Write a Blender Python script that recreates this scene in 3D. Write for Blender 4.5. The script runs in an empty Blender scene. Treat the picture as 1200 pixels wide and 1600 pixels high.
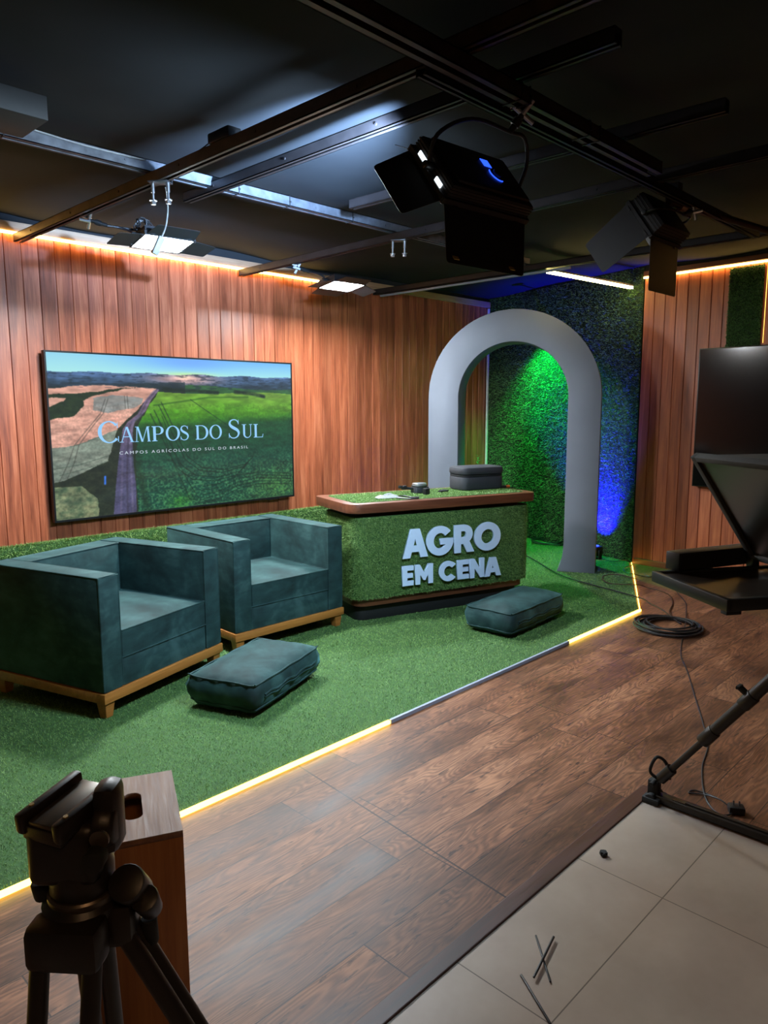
import bpy, bmesh, math, random
import numpy as np
from mathutils import Vector, Matrix, Euler, Quaternion
random.seed(7); rng = np.random.default_rng(7)
PI = math.pi; R_ = math.radians
S = bpy.context.scene; COL = S.collection

# ------------------------------------------------------------------ camera geometry (1200 x 1600 frame)
FPX = 1141.4
_pp = np.array([600., 800.])
def _dir(x, y):
    v = np.array([x-600., y-800., FPX]); return v/np.linalg.norm(v)
_X = _dir(1719, 634); _Y0 = _dir(-588, 640); _Z = np.cross(_X, _Y0)
if _Z[1] > 0: _Z = -_Z
_Yv = np.cross(_Z, _X)
RM = np.array([_X, _Yv, _Z]); CAM = np.array([0, 0, 1.5])
def _ray(x, y): return RM @ np.array([x-600., y-800., FPX])
def G(x, y, z=0.0):
    r = _ray(x, y); t = (z-CAM[2])/r[2]; return Vector(CAM+t*r)
def GP(x, y, a, n):
    r = _ray(x, y); a = np.array(a); n = np.array(n); t = ((a-CAM)@n)/(r@n); return Vector(CAM+t*r)
def GD(x, y, depth): return Vector(RM @ np.array([(x-600.)/FPX, (y-800.)/FPX, 1.])*depth+CAM)

cam = bpy.data.cameras.new('camera'); co = bpy.data.objects.new('camera', cam); COL.objects.link(co)
cr, cd, cf = RM[:, 0], RM[:, 1], RM[:, 2]
m = Matrix(((cr[0], -cd[0], -cf[0], CAM[0]), (cr[1], -cd[1], -cf[1], CAM[1]), (cr[2], -cd[2], -cf[2], CAM[2]), (0, 0, 0, 1)))
co.matrix_world = m
cam.sensor_fit = 'VERTICAL'; cam.sensor_height = 36.0; cam.sensor_width = 27.0
cam.lens = FPX/1600*36; cam.clip_start = .05; cam.clip_end = 60
S.camera = co
S.view_settings.view_transform = 'Standard'; S.view_settings.look = 'None'
S.view_settings.gamma = 1; S.view_settings.exposure = 0.0; S.view_settings.use_curve_mapping = False

# ------------------------------------------------------------------ material helpers
def lin(c):
    return tuple((x/12.92 if x <= .04045 else ((x+.055)/1.055)**2.4) for x in c)
class NT:
    def __init__(s, name):
        s.m = bpy.data.materials.new(name); s.m.use_nodes = True; s.t = s.m.node_tree; s.t.nodes.clear()
        s.out = s.n('ShaderNodeOutputMaterial')
    def n(s, ty, **k):
        nd = s.t.nodes.new(ty)
        for a, v in k.items(): setattr(nd, a, v)
        return nd
    def l(s, a, b): s.t.links.new(a, b)
    def math(s, op, a, b=None, c=None):
        nd = s.n('ShaderNodeMath', operation=op)
        for i, v in enumerate((a, b, c)):
            if v is None: continue
            if isinstance(v, (int, float)): nd.inputs[i].default_value = v
            else: s.l(v, nd.inputs[i])
        return nd.outputs[0]
    def ramp(s, f, stops):
        nd = s.n('ShaderNodeValToRGB'); e = nd.color_ramp.elements
        while len(e) < len(stops): e.new(.5)
        for el, (p, c) in zip(e, stops):
            el.position = p; el.color = (*c, 1) if len(c) == 3 else c
        s.l(f, nd.inputs[0]); return nd.outputs[0]
    def mix(s, f, a, b, mode='MIX'):
        nd = s.n('ShaderNodeMix', data_type='RGBA', blend_type=mode)
        for i, v in ((0, f), (6, a), (7, b)):
            if isinstance(v, (int, float)): nd.inputs[i].default_value = v
            elif isinstance(v, tuple): nd.inputs[i].default_value = (*v, 1)
            else: s.l(v, nd.inputs[i])
        return nd.outputs[2]
    def noise(s, vec, scale, detail=4, rough=.55, dist=0):
        nd = s.n('ShaderNodeTexNoise'); nd.inputs['Scale'].default_value = scale; nd.inputs['Detail'].default_value = detail
        nd.inputs['Roughness'].default_value = rough; nd.inputs['Distortion'].default_value = dist
        if vec is not None: s.l(vec, nd.inputs['Vector'])
        return nd.outputs['Fac']
    def mapping(s, vec, scale=(1, 1, 1), loc=(0, 0, 0)):
        nd = s.n('ShaderNodeMapping'); nd.inputs['Scale'].default_value = scale; nd.inputs['Location'].default_value = loc
        s.l(vec, nd.inputs['Vector']); return nd.outputs[0]
    def objco(s): return s.n('ShaderNodeTexCoord').outputs['Object']
    def bump(s, h, strength=.3, dist=.01):
        nd = s.n('ShaderNodeBump'); nd.inputs['Strength'].default_value = strength; nd.inputs['Distance'].default_value = dist
        s.l(h, nd.inputs['Height']); return nd.outputs[0]
    def bsdf(s, color, rough=.5, metal=0, normal=None, **k):
        b = s.n('ShaderNodeBsdfPrincipled')
        for key, v in (('Base Color', color), ('Roughness', rough), ('Metallic', metal)):
            if isinstance(v, (int, float)): b.inputs[key].default_value = v
            elif isinstance(v, tuple): b.inputs[key].default_value = (*v, 1)
            else: s.l(v, b.inputs[key])
        if normal is not None: s.l(normal, b.inputs['Normal'])
        for key, v in k.items(): b.inputs[key.replace('_', ' ')].default_value = v
        s.l(b.outputs[0], s.out.inputs[0]); return b

def plain(name, c, rough=.5, metal=0, noise=.12, nscale=30, bump=0, **k):
    t = NT(name); o = t.objco(); f = t.noise(o, nscale, 3)
    c2 = tuple(x*(1-noise) for x in c); c1 = tuple(min(1, x*(1+noise)) for x in c)
    col = t.ramp(f, [(.3, c2), (.7, c1)])
    nm = t.bump(t.noise(o, nscale*6, 2), bump, .002) if bump else None
    t.bsdf(col, rough, metal, nm, **k); return t.m
def emit(name, c, strength):
    t = NT(name); e = t.n('ShaderNodeEmission'); e.inputs[0].default_value = (*c, 1); e.inputs[1].default_value = strength
    t.l(e.outputs[0], t.out.inputs[0]); return t.m
def wood(name, dark, mid, light, axis=0, rough=.45, scale=1.0, board=None, bump=.15, var=.25, spec=.5):
    """grain along `axis`; board=(axis, width) gives each board its own grain and tone"""
    t = NT(name); o = t.objco(); vec = o; rnd = None
    if board:
        sp = t.n('ShaderNodeSeparateXYZ'); t.l(o, sp.inputs[0])
        idx = t.math('FLOOR', t.math('DIVIDE', sp.outputs[board[0]], board[1]))
        wn = t.n('ShaderNodeTexWhiteNoise', noise_dimensions='1D'); t.l(idx, wn.inputs['W']); rnd = wn.outputs['Value']
        cm = t.n('ShaderNodeCombineXYZ'); t.l(t.math('MULTIPLY', rnd, 37.), cm.inputs[axis])
        va = t.n('ShaderNodeVectorMath', operation='ADD'); t.l(o, va.inputs[0]); t.l(cm.outputs[0], va.inputs[1]); vec = va.outputs[0]
    sc = [14*scale]*3; sc[axis] = 1.1*scale
    v1 = t.mapping(vec, tuple(sc)); n1 = t.noise(v1, 1.0, 5, .6, .6)
    sc2 = [95*scale]*3; sc2[axis] = 3.5*scale
    n2 = t.noise(t.mapping(vec, tuple(sc2)), 1.0, 4, .65)
    f = t.math('ADD', t.math('MULTIPLY', n1, .62), t.math('MULTIPLY', n2, .38))
    col = t.ramp(f, [(.33, dark), (.5, mid), (.68, light)])
    if rnd is not None:
        fac = t.math('ADD', t.math('MULTIPLY', rnd, 2*var), 1-var)
        cb = t.n('ShaderNodeCombineColor'); 
        for i in range(3): t.l(fac, cb.inputs[i])
        col = t.mix(1.0, col, cb.outputs[0], 'MULTIPLY')
    rr = t.ramp(n2, [(.3, (rough*.8,)*3), (.7, (min(1, rough*1.25),)*3)])
    t.bsdf(col, rr, 0, t.bump(f, bump, .004), Specular_IOR_Level=spec); return t.m

M = {}
M['wall_wood'] = wood('reddish_board', lin((.38, .17, .10)), lin((.61, .32, .205)), lin((.77, .46, .32)), 2, .38, 1.0, (0, .112), .25, .20)
M['right_wood'] = wood('reddish_board_right', lin((.42, .19, .11)), lin((.60, .31, .18)), lin((.72, .42, .26)), 2, .5, 1.0, (0, .104), .2, .14)
M['walnut'] = wood('walnut', lin((.27, .14, .09)), lin((.40, .22, .14)), lin((.48, .28, .19)), 0, .4, 1.2)
M['dark_wood'] = wood('dark_wood', lin((.16, .08, .05)), lin((.25, .13, .09)), lin((.32, .18, .12)), 0, .45)
M['amber'] = wood('amber_wood', lin((.52, .31, .12)), lin((.64, .40, .17)), lin((.72, .48, .23)), 0, .45, 1.5)
M['plywood_top'] = wood('plywood', lin((.40, .25, .16)), lin((.47, .31, .21)), lin((.53, .37, .26)), 1, .6, 3.0)
M['plywood'] = wood('plywood_side', lin((.50, .29, .13)), lin((.60, .37, .18)), lin((.68, .45, .24)), 2, .5, 1.2)
M['pale_trim'] = wood('pale_trim', lin((.55, .42, .33)), lin((.66, .53, .42)), lin((.74, .62, .52)), 0, .5)
M['rail_brown'] = plain('primed_steel', lin((.26, .19, .15)), .45, .3, .35, 12)
M['rail_dark'] = plain('black_steel', lin((.15, .13, .13)), .45, .3, .3, 12)
M['galv'] = plain('galvanized_steel', lin((.42, .43, .46)), .42, .75, .3, 18)
M['steel'] = plain('bright_steel', lin((.78, .79, .82)), .3, .9, .1)
M['fabric_black'] = None
M['arch'] = plain('arch_paint', lin((.42, .43, .47)), .75, 0, .05, 3, .08)
M['letter'] = plain('letter_white', lin((.80, .87, .96)), .55, 0, .02)
M['black_plastic'] = plain('black_plastic', lin((.10, .10, .105)), .42, 0, .1, 40, .1)
M['black_matte'] = plain('black_matte', lin((.085, .08, .08)), .65, 0, .15, 30, .1)
M['flap'] = plain('black_powder_coat', lin((.09, .08, .09)), .5, 0, .1, 50, .1)
M['tripod'] = plain('tripod_black', lin((.13, .105, .09)), .4, .15, .15, 30, .1)
M['tripod_grey'] = plain('tripod_grey', lin((.36, .32, .28)), .35, .7, .15, 30)
M['rubber'] = plain('rubber', lin((.07, .07, .07)), .75, 0, .1)
M['prompter_cloth'] = plain('prompter_cloth', lin((.22, .21, .20)), .85, 0, .1, 90, .2)
M['prompter_glass'] = plain('prompter_screen', lin((.16, .13, .11)), .3, 0, .08, 3)
M['case'] = plain('case_shell', lin((.20, .20, .22)), .62, 0, .12, 160, .4)
M['silver'] = plain('silver', lin((.75, .76, .78)), .3, .85, .05)
M['gold'] = plain('gold_tape', lin((.62, .52, .26)), .5, .1, .15, 60)
M['orange'] = plain('orange_plastic', lin((.80, .36, .12)), .5)
M['leaf'] = plain('leaf', lin((.18, .52, .16)), .5, 0, .25, 25)
M['pot'] = plain('pot', lin((.13, .13, .13)), .5)
M['cable'] = plain('cable_black', lin((.11, .10, .10)), .5)
M['cable_brown'] = plain('cable_brown', lin((.22, .14, .10)), .5)
M['cable_white'] = plain('cable_grey', lin((.62, .63, .64)), .5)
M['white_plastic'] = plain('white_plastic', lin((.74, .76, .80)), .5)
M['led_off'] = plain('led_profile', lin((.58, .60, .66)), .45, .1, .05)
M['tile'] = None
M['tv_black'] = plain('tv_off_screen', lin((.045, .04, .04)), .12, 0, .05, 2)
M['tv_frame'] = plain('tv_frame', lin((.08, .08, .085)), .35, .3)
M['edge_white'] = plain('edge_white', lin((.80, .80, .80)), .6)
M['rear_wall'] = plain('rear_wall_paint', lin((.30, .26, .23)), .8)
M['copper'] = plain('copper_plug', lin((.55, .55, .58)), .3, .9)
WARM = (1.0, .52, .08)
M['led_warm'] = emit('led_warm', (1.0, .60, .16), 24)
M['led_edge'] = emit('led_edge', (1.0, .66, .09), 10)
M['slot'] = emit('slot', (.8, .92, 1.0), 4)
M['led_dim'] = emit('led_dim', (1.0, .62, .12), 2.5)
M['led_bar'] = emit('led_bar', (1.0, .80, .28), 32)
M['panel_cool'] = emit('panel_cool', (.88, .96, 1.0), 720)
M['panel_cool_far'] = emit('panel_cool_far', (.80, .93, 1.0), 640)
M['panel_key'] = emit('panel_key', (.58, .79, 1.0), 340)
M['lcd'] = emit('lcd_blue', (.02, .08, 1.0), 2.2)
M['fill_glow'] = emit('fill_glow', (1.0, .58, .28), 20)  # warm emission of the added fill lamp
M['green_lens'] = emit('green_lens', (0, 1, .1), 6)
M['blue_lens'] = emit('blue_lens', (0.02, .05, 1), 6)

def mk_tile():
    t = NT('pale_floor_tile'); o = t.objco()
    sp = t.n('ShaderNodeSeparateXYZ'); t.l(o, sp.inputs[0])
    def edge(s, off, w):
        q = t.math('FRACT', t.math('DIVIDE', t.math('SUBTRACT', s, off), .645))
        d = t.math('MINIMUM', q, t.math('SUBTRACT', 1.0, q)); return t.math('LESS_THAN', d, w)
    g = t.math('MAXIMUM', edge(sp.outputs[0], 1.425, .0028), edge(sp.outputs[1], .82, .0028))
    n = t.noise(o, 2.2, 5, .6); n2 = t.noise(o, 40, 3)
    c = t.ramp(n, [(.3, lin((.56, .49, .44))), (.7, lin((.65, .585, .53)))])
    c = t.mix(t.math('MULTIPLY', n2, .15), c, lin((.45, .40, .36)))
    c = t.mix(g, c, lin((.36, .31, .27)))
    t.bsdf(c, .38, 0, t.bump(t.math('SUBTRACT', 1.0, g), .4, .002)); return t.m
M['tile'] = mk_tile()

def mk_floor():
    t = NT('laminate_planks'); o = t.objco()
    sp = t.n('ShaderNodeSeparateXYZ'); t.l(o, sp.inputs[0]); x, y = sp.outputs[0], sp.outputs[1]
    yr = t.math('DIVIDE', y, .192); row = t.math('FLOOR', yr)
    w1 = t.n('ShaderNodeTexWhiteNoise', noise_dimensions='1D'); t.l(row, w1.inputs['W'])
    xr = t.math('DIVIDE', t.math('ADD', x, t.math('MULTIPLY', w1.outputs[0], 1.3)), 1.25); colm = t.math('FLOOR', xr)
    cm = t.n('ShaderNodeCombineXYZ'); t.l(row, cm.inputs[0]); t.l(colm, cm.inputs[1])
    w2 = t.n('ShaderNodeTexWhiteNoise', noise_dimensions='3D'); t.l(cm.outputs[0], w2.inputs['Vector']); rnd = w2.outputs['Value']
    off = t.n('ShaderNodeCombineXYZ'); t.l(t.math('MULTIPLY', rnd, 41.), off.inputs[0]); t.l(t.math('MULTIPLY', rnd, 17.), off.inputs[1])
    va = t.n('ShaderNodeVectorMath', operation='ADD'); t.l(o, va.inputs[0]); t.l(off.outputs[0], va.inputs[1])
    n1 = t.noise(t.mapping(va.outputs[0], (1.5, 8.5, 1)), 1.0, 2, .45, .35)
    rings = t.math('SINE', t.math('MULTIPLY', n1, 150.))
    rings = t.math('MULTIPLY', t.math('ADD', rings, 1.0), .5)
    n2 = t.noise(t.mapping(va.outputs[0], (7, 90, 1)), 1.0, 5, .65)
    n3 = t.noise(t.mapping(va.outputs[0], (1.6, 5, 1)), 1.0, 4, .6, .3)
    crack = t.noise(t.mapping(va.outputs[0], (7, 55, 1)), 1.0, 6, .7, 1.0)
    f = t.math('ADD', t.math('MULTIPLY', n2, .35), t.math('MULTIPLY', n3, .65))
    c = t.ramp(f, [(.36, lin((.25, .145, .09))), (.5, lin((.46, .29, .19))), (.64, lin((.60, .41, .29)))])
    c = t.mix(t.math('MULTIPLY', t.math('SUBTRACT', 1.0, rings), .5), c, lin((.22, .13, .09)))
    c = t.mix(t.ramp(crack, [(.57, (0, 0, 0)), (.64, (.85, .85, .85))]), c, lin((.17, .10, .075)))
    fac = t.math('ADD', t.math('MULTIPLY', rnd, .5), .75)
    cb = t.n('ShaderNodeCombineColor')
    for i in range(3): t.l(fac, cb.inputs[i])
    c = t.mix(1.0, c, cb.outputs[0], 'MULTIPLY')
    def edge(q, w):
        fr = t.math('FRACT', q); d = t.math('MINIMUM', fr, t.math('SUBTRACT', 1.0, fr)); return t.math('LESS_THAN', d, w)
    g = t.math('MAXIMUM', edge(yr, .0095), edge(xr, .0017))
    sx = t.math('SUBTRACT', x, t.math('ADD', 1.65, t.math('MULTIPLY', y, .08)))
    seam = t.math('LESS_THAN', t.math('ABSOLUTE', sx), .0035)
    g = t.math('MAXIMUM', g, seam)
    c = t.mix(t.math('MULTIPLY', g, .9), c, lin((.13, .07, .05)))
    h = t.math('SUBTRACT', t.math('MULTIPLY', f, .5), t.math('ADD', g, t.math('MULTIPLY', crack, .2)))
    rr = t.ramp(n3, [(.3, (.42,)*3), (.7, (.58,)*3)])
    t.bsdf(c, rr, 0, t.bump(h, .3, .004), Specular_IOR_Level=.38); return t.m
M['floor'] = mk_floor()

def mk_velvet():
    t = NT('teal_velvet'); o = t.objco()
    n = t.noise(o, 3.2, 4, .6, .8); n2 = t.noise(t.mapping(o, (1, 1, 2.2)), 9, 3, .5, .4)
    f = t.math('ADD', t.math('MULTIPLY', n, .65), t.math('MULTIPLY', n2, .35))
    c = t.ramp(f, [(.34, lin((.07, .132, .132))), (.5, lin((.13, .228, .225))), (.68, lin((.225, .335, .325)))])
    fine = t.noise(o, 700, 2)
    b = t.bsdf(c, .75, 0, t.bump(fine, .15, .001), Specular_IOR_Level=.25)
    b.inputs['Sheen Weight'].default_value = .35; b.inputs['Sheen Roughness'].default_value = .4
    b.inputs['Sheen Tint'].default_value = (*lin((.40, .62, .62)), 1); return t.m
M['velvet'] = mk_velvet()

def mk_grass(name, c0, c1, c2):
    t = NT(name); a = t.n('ShaderNodeAttribute', attribute_name='rnd')
    n = t.noise(t.objco(), 5, 3)
    f = t.math('ADD', t.math('MULTIPLY', a.outputs['Fac'], .75), t.math('MULTIPLY', n, .25))
    c = t.ramp(f, [(.1, c0), (.5, c1), (.9, c2)])
    t.bsdf(c, .5, 0, Specular_IOR_Level=.3); return t.m
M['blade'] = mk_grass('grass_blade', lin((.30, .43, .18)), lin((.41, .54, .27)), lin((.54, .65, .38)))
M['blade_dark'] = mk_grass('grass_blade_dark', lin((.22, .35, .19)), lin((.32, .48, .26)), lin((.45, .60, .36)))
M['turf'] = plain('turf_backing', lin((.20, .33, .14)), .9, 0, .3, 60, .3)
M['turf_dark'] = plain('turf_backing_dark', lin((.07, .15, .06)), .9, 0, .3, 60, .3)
def mk_ceiling():
    t = NT('black_ceiling_cloth'); o = t.objco()
    c = t.ramp(t.noise(o, 1.6, 4), [(.3, lin((.135, .14, .15))), (.7, lin((.17, .175, .185)))])
    t.bsdf(c, .9, 0, t.bump(t.noise(o, 400, 2), .2, .001), Specular_IOR_Level=.15); return t.m
M['fabric_black'] = mk_ceiling()
def mk_bag():
    t = NT('clear_plastic_bag'); b = t.bsdf((.85, .9, .92), .2); b.inputs['Transmission Weight'].default_value = .75; b.inputs['IOR'].default_value = 1.2; return t.m
M['bag'] = mk_bag()

# ------------------------------------------------------------------ geometry helpers
def T(x=0, y=0, z=0): return Matrix.Translation((x, y, z))
def RZ(a): return Matrix.Rotation(a, 4, 'Z')
def RX(a): return Matrix.Rotation(a, 4, 'X')
def RY(a): return Matrix.Rotation(a, 4, 'Y')
def merge(bm, tb, mat=None):
    if mat is not None: bmesh.ops.transform(tb, matrix=mat, verts=tb.verts)
    me = bpy.data.meshes.new('tmp'); tb.to_mesh(me); tb.free(); bm.from_mesh(me); bpy.data.meshes.remove(me)
def box(bm, c, s, bev=0, mat=None, seg=2):
    tb = bmesh.new(); bmesh.ops.create_cube(tb, size=1)
    bmesh.ops.scale(tb, vec=s, verts=tb.verts)
    if bev: bmesh.ops.bevel(tb, geom=tb.edges[:], offset=min(bev, min(s)*.49), segments=seg, profile=.5, affect='EDGES')
    bmesh.ops.translate(tb, vec=c, verts=tb.verts); merge(bm, tb, mat); return bm
def bx(x0, x1, y0, y1, z0, z1, bev=0, bm=None, mat=None):
    bm = bm or bmesh.new(); return box(bm, ((x0+x1)/2, (y0+y1)/2, (z0+z1)/2), (x1-x0, y1-y0, z1-z0), bev, mat)
def cyl(bm, p0, p1, r0, r1=None, seg=20, bev=0):
    p0, p1 = Vector(p0), Vector(p1); d = p1-p0; L = d.length; r1 = r0 if r1 is None else r1
    tb = bmesh.new(); bmesh.ops.create_cone(tb, cap_ends=True, segments=seg, radius1=r0, radius2=r1, depth=L)
    if bev: bmesh.ops.bevel(tb, geom=[e for e in tb.edges if len(e.link_faces) == 2 and any(len(f.verts) > 4 for f in e.link_faces)], offset=bev, segments=2, profile=.5, affect='EDGES')
    merge(bm, tb, Matrix.Translation((p0+p1)/2) @ d.to_track_quat('Z', 'Y').to_matrix().to_4x4()); return bm
def spline(pts, n=8):
    P = [Vector(p) for p in pts]; out = []
    for i in range(len(P)-1):
        p0 = P[max(i-1, 0)]; p1 = P[i]; p2 = P[i+1]; p3 = P[min(i+2, len(P)-1)]
        for k in range(n):
            t = k/n; out.append(.5*((2*p1)+(-p0+p2)*t+(2*p0-5*p1+4*p2-p3)*t*t+(-p0+3*p1-3*p2+p3)*t**3))
    out.append(P[-1]); return out
def tube(bm, pts, r, seg=8, closed=False):
    pts = [Vector(p) for p in pts]; n = len(pts); rings = []; up = None
    for i, p in enumerate(pts):
        a = pts[(i-1) % n] if (closed or i > 0) else p; b = pts[(i+1) % n] if (closed or i < n-1) else p
        d = (b-a); d = d.normalized() if d.length > 1e-9 else Vector((0, 0, 1))
        if up is None: up = Vector((0, 0, 1)) if abs(d.z) < .9 else Vector((1, 0, 0))
        u = up-d*up.dot(d)
        if u.length < 1e-6: u = d.orthogonal()
        u.normalize(); up = u; w = d.cross(u)
        rr = r[i] if isinstance(r, (list, tuple)) else r
        rings.append([bm.verts.new(p+(u*math.cos(2*PI*k/seg)+w*math.sin(2*PI*k/seg))*rr) for k in range(seg)])
    for i in range(n if closed else n-1):
        A, B = rings[i], rings[(i+1) % n]
        for k in range(seg): bm.faces.new((A[k], A[(k+1) % seg], B[(k+1) % seg], B[k]))
    if not closed: bm.faces.new(rings[0][::-1]); bm.faces.new(rings[-1])
    return bm
def lathe(bm, prof, seg=24, mat=None):
    tb = bmesh.new(); rings = []
    for r, z in prof: rings.append([tb.verts.new((max(r, 1e-4)*math.cos(2*PI*k/seg), max(r, 1e-4)*math.sin(2*PI*k/seg), z)) for k in range(seg)])
    for A, B in zip(rings, rings[1:]):
        for k in range(seg): tb.faces.new((A[k], A[(k+1) % seg], B[(k+1) % seg], B[k]))
    tb.faces.new(rings[0][::-1]); tb.faces.new(rings[-1]); merge(bm, tb, mat); return bm
def prism(bm, poly, z0, z1, mat=None, bev=0):
    """polygon in xy extruded in z"""
    tb = bmesh.new(); a = [tb.verts.new((x, y, z0)) for x, y in poly]; b = [tb.verts.new((x, y, z1)) for x, y in poly]; n = len(poly)
    tb.faces.new(a[::-1]); tb.faces.new(b)
    for i in range(n): tb.faces.new((a[i], a[(i+1) % n], b[(i+1) % n], b[i]))
    bmesh.ops.recalc_face_normals(tb, faces=tb.faces)
    if bev:
        es = [e for e in tb.edges if abs(e.verts[0].co.z-e.verts[1].co.z) < 1e-6]
        bmesh.ops.bevel(tb, geom=es, offset=bev, segments=2, profile=.5, affect='EDGES')
    merge(bm, tb, mat); return bm
def rrect(x0, x1, y0, y1, r, n=6):
    out = []
    rs = r if isinstance(r, (list, tuple)) else (r,)*4
    for (cx, cy, a0), q in zip(((x1, y1, 0), (x0, y1, 90), (x0, y0, 180), (x1, y0, 270)), rs):
        sx = -1 if cx == x1 else 1; sy = -1 if cy == y1 else 1
        if q <= 0: out.append((cx, cy)); continue
        for k in range(n+1):
            a = R_(a0+90*k/n); out.append((cx+sx*q+q*math.cos(a), cy+sy*q+q*math.sin(a)))
    return out
def obj(name, bm, mat, parent=None, smooth=True, angle=35):
    me = bpy.data.meshes.new(name)
    bmesh.ops.recalc_face_normals(bm, faces=bm.faces)
    bm.to_mesh(me); bm.free()
    for mm in (mat if isinstance(mat, (list, tuple)) else [mat]): me.materials.append(M[mm] if isinstance(mm, str) else mm)
    if smooth and len(me.polygons):
        me.polygons.foreach_set('use_smooth', [True]*len(me.polygons)); me.set_sharp_from_angle(angle=R_(angle))
    o = bpy.data.objects.new(name, me); COL.objects.link(o)
    if parent: o.parent = parent
    return o
def tag(o, label, cat, group=None, kind=None):
    o['label'] = label; o['category'] = cat
    if group: o['group'] = group
    if kind: o['kind'] = kind
    return o
def thing(name, label, cat, loc=(0, 0, 0), rotz=0, group=None, quat=None):
    o = bpy.data.objects.new(name, None); COL.objects.link(o); o.location = loc; o.empty_display_size = .05
    if quat is not None: o.rotation_mode = 'QUATERNION'; o.rotation_quaternion = quat
    else: o.rotation_euler = (0, 0, rotz)
    return tag(o, label, cat, group)
def struct(name, bm, mat, smooth=False, parent=None):
    o = obj(name, bm, mat, parent, smooth); o['kind'] = 'structure'; return o
def spot(name, loc, target, power, color, angle, blend, radius, parent=None):
    l = bpy.data.lights.new(name, 'SPOT'); l.energy = power; l.color = color; l.spot_size = R_(angle); l.spot_blend = blend; l.shadow_soft_size = radius
    o = bpy.data.objects.new(name, l); COL.objects.link(o); o.location = loc; d_ = Vector(target)-Vector(loc); o.rotation_mode = 'QUATERNION'; o.rotation_quaternion = d_.to_track_quat('-Z', 'Y'); return o
def copy_tree(o, parent=None):
    c = o.copy(); COL.objects.link(c); c.parent = parent
    for ch in list(o.children): copy_tree(ch, c)
    return c

def blades(name, pts, nrm, h, w, lean, mat, parent=None, label=None, cat=None):
    """a field of short grass blades, one triangle each"""
    N = len(pts); nrm = nrm/np.linalg.norm(nrm, axis=1, keepdims=True)
    rv = rng.normal(size=(N, 3)); tg = rv-(rv*nrm).sum(1, keepdims=True)*nrm; tg /= np.linalg.norm(tg, axis=1, keepdims=True)
    bt = np.cross(nrm, tg)
    hh = (np.asarray(h)*rng.uniform(.65, 1.25, N))[:, None] if np.ndim(h) else (h*rng.uniform(.65, 1.25, N))[:, None]
    ww = np.asarray(w)[:, None] if np.ndim(w) else w
    ln = rng.uniform(.2, 1.0, N)[:, None]*lean
    v = np.empty((N, 3, 3)); v[:, 0] = pts-tg*ww*.5; v[:, 1] = pts+tg*ww*.5
    sd = rng.normal(size=(N, 1))*.5
    v[:, 2] = pts+nrm*hh+(bt+tg*sd)*hh*ln
    me = bpy.data.meshes.new(name); me.vertices.add(N*3); me.loops.add(N*3); me.polygons.add(N)
    me.vertices.foreach_set('co', v.reshape(-1).astype(np.float32)); me.loops.foreach_set('vertex_index', np.arange(N*3, dtype=np.int32))
    me.polygons.foreach_set('loop_start', np.arange(0, N*3, 3, dtype=np.int32))
    at = me.attributes.new('rnd', 'FLOAT', 'POINT'); at.data.foreach_set('value', np.repeat(rng.uniform(0, 1, N), 3).astype(np.float32))
    me.update(); me.validate(); me.materials.append(M[mat])
    o = bpy.data.objects.new(name, me); COL.objects.link(o); o['kind'] = 'stuff'
    if parent: o.parent = parent
    if label: o['label'] = label
    if cat: o['category'] = cat
    return o
def on_quad(p0, e1, e2, n):
    u = rng.uniform(0, 1, (n, 1)); v = rng.uniform(0, 1, (n, 1)); p0, e1, e2 = map(np.array, (p0, e1, e2))
    nn = np.cross(e1, e2); return p0+u*e1+v*e2, np.repeat(nn[None], n, 0)

# ================================================================== SETTING
CZ = 2.78            # ceiling cloth height
WY = 5.35            # face of the television wall
CA = Vector((7.32, WY)); CB = Vector((6.68, 3.13))     # foot of the grass wall: corner and right end
RA = R_(180+90-3.4)  # direction of the right wall (towards the camera)
rdir = Vector((math.sin(R_(3.4))*-1, -math.cos(R_(3.4))))
# floor
bm = bmesh.new(); bx(-1.6, 7.6, -2.6, 5.6, -.10, 0, 0, bm); struct('floor', bm, 'floor')
bm = bmesh.new(); bx(-1.6, 2.64, -2.6, 1.11, .0005, .004, 0, bm); struct('floor_tiles', bm, 'tile')
bm = bmesh.new(); bx(-1.6, 2.66, 1.11, 1.165, 0, .010, .003, bm); struct('trim_1', bm, 'dark_wood')
bm = bmesh.new(); bx(2.64, 2.68, -2.6, 1.165, 0, .008, .003, bm); struct('trim_2', bm, 'dark_wood')
# carpet base
C0 = (5.09, 2.285); C1 = (6.665, 3.12)
carpet = [(-1.6, 2.315), (C0[0], C0[1]+.03), (C1[0]-.02, C1[1]+.02), (7.34, WY), (-1.6, WY)]
bm = bmesh.new(); prism(bm, carpet, 0.0005, .012); struct('floor_carpet', bm, 'turf')
# grass of the carpet
def inpoly(x, y, poly):
    c = np.zeros(len(x), bool); n = len(poly); j = n-1
    for i in range(n):
        xi, yi = poly[i]; xj, yj = poly[j]
        if yi != yj: c ^= ((yi > y) != (yj > y)) & (x < (xj-xi)*(y-yi)/(yj-yi)+xi)
        j = i
    return c
n = 640000
px = rng.uniform(.2, 7.3, n); py = rng.uniform(2.3, WY, n); d = np.sqrt(px**2+py**2)
keep = inpoly(px, py, carpet) & (rng.uniform(0, 1, n) < np.clip((2.9/d)**1.6, .16, 1))
keep &= ~((px > 3.0) & (py > 5.0) & (px < 3.3))
px, py, d = px[keep], py[keep], d[keep]
pts = np.stack([px, py, np.full(len(px), .011)], 1); nr = np.tile(np.array([[0, 0, 1.]]), (len(px), 1))
blades('artificial_grass', pts, nr, .0085, .0020*np.clip(d/2.4, 1, 2.6), 1.5, 'blade', None, 'short green artificial grass pile of the set carpet', 'grass')

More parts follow.
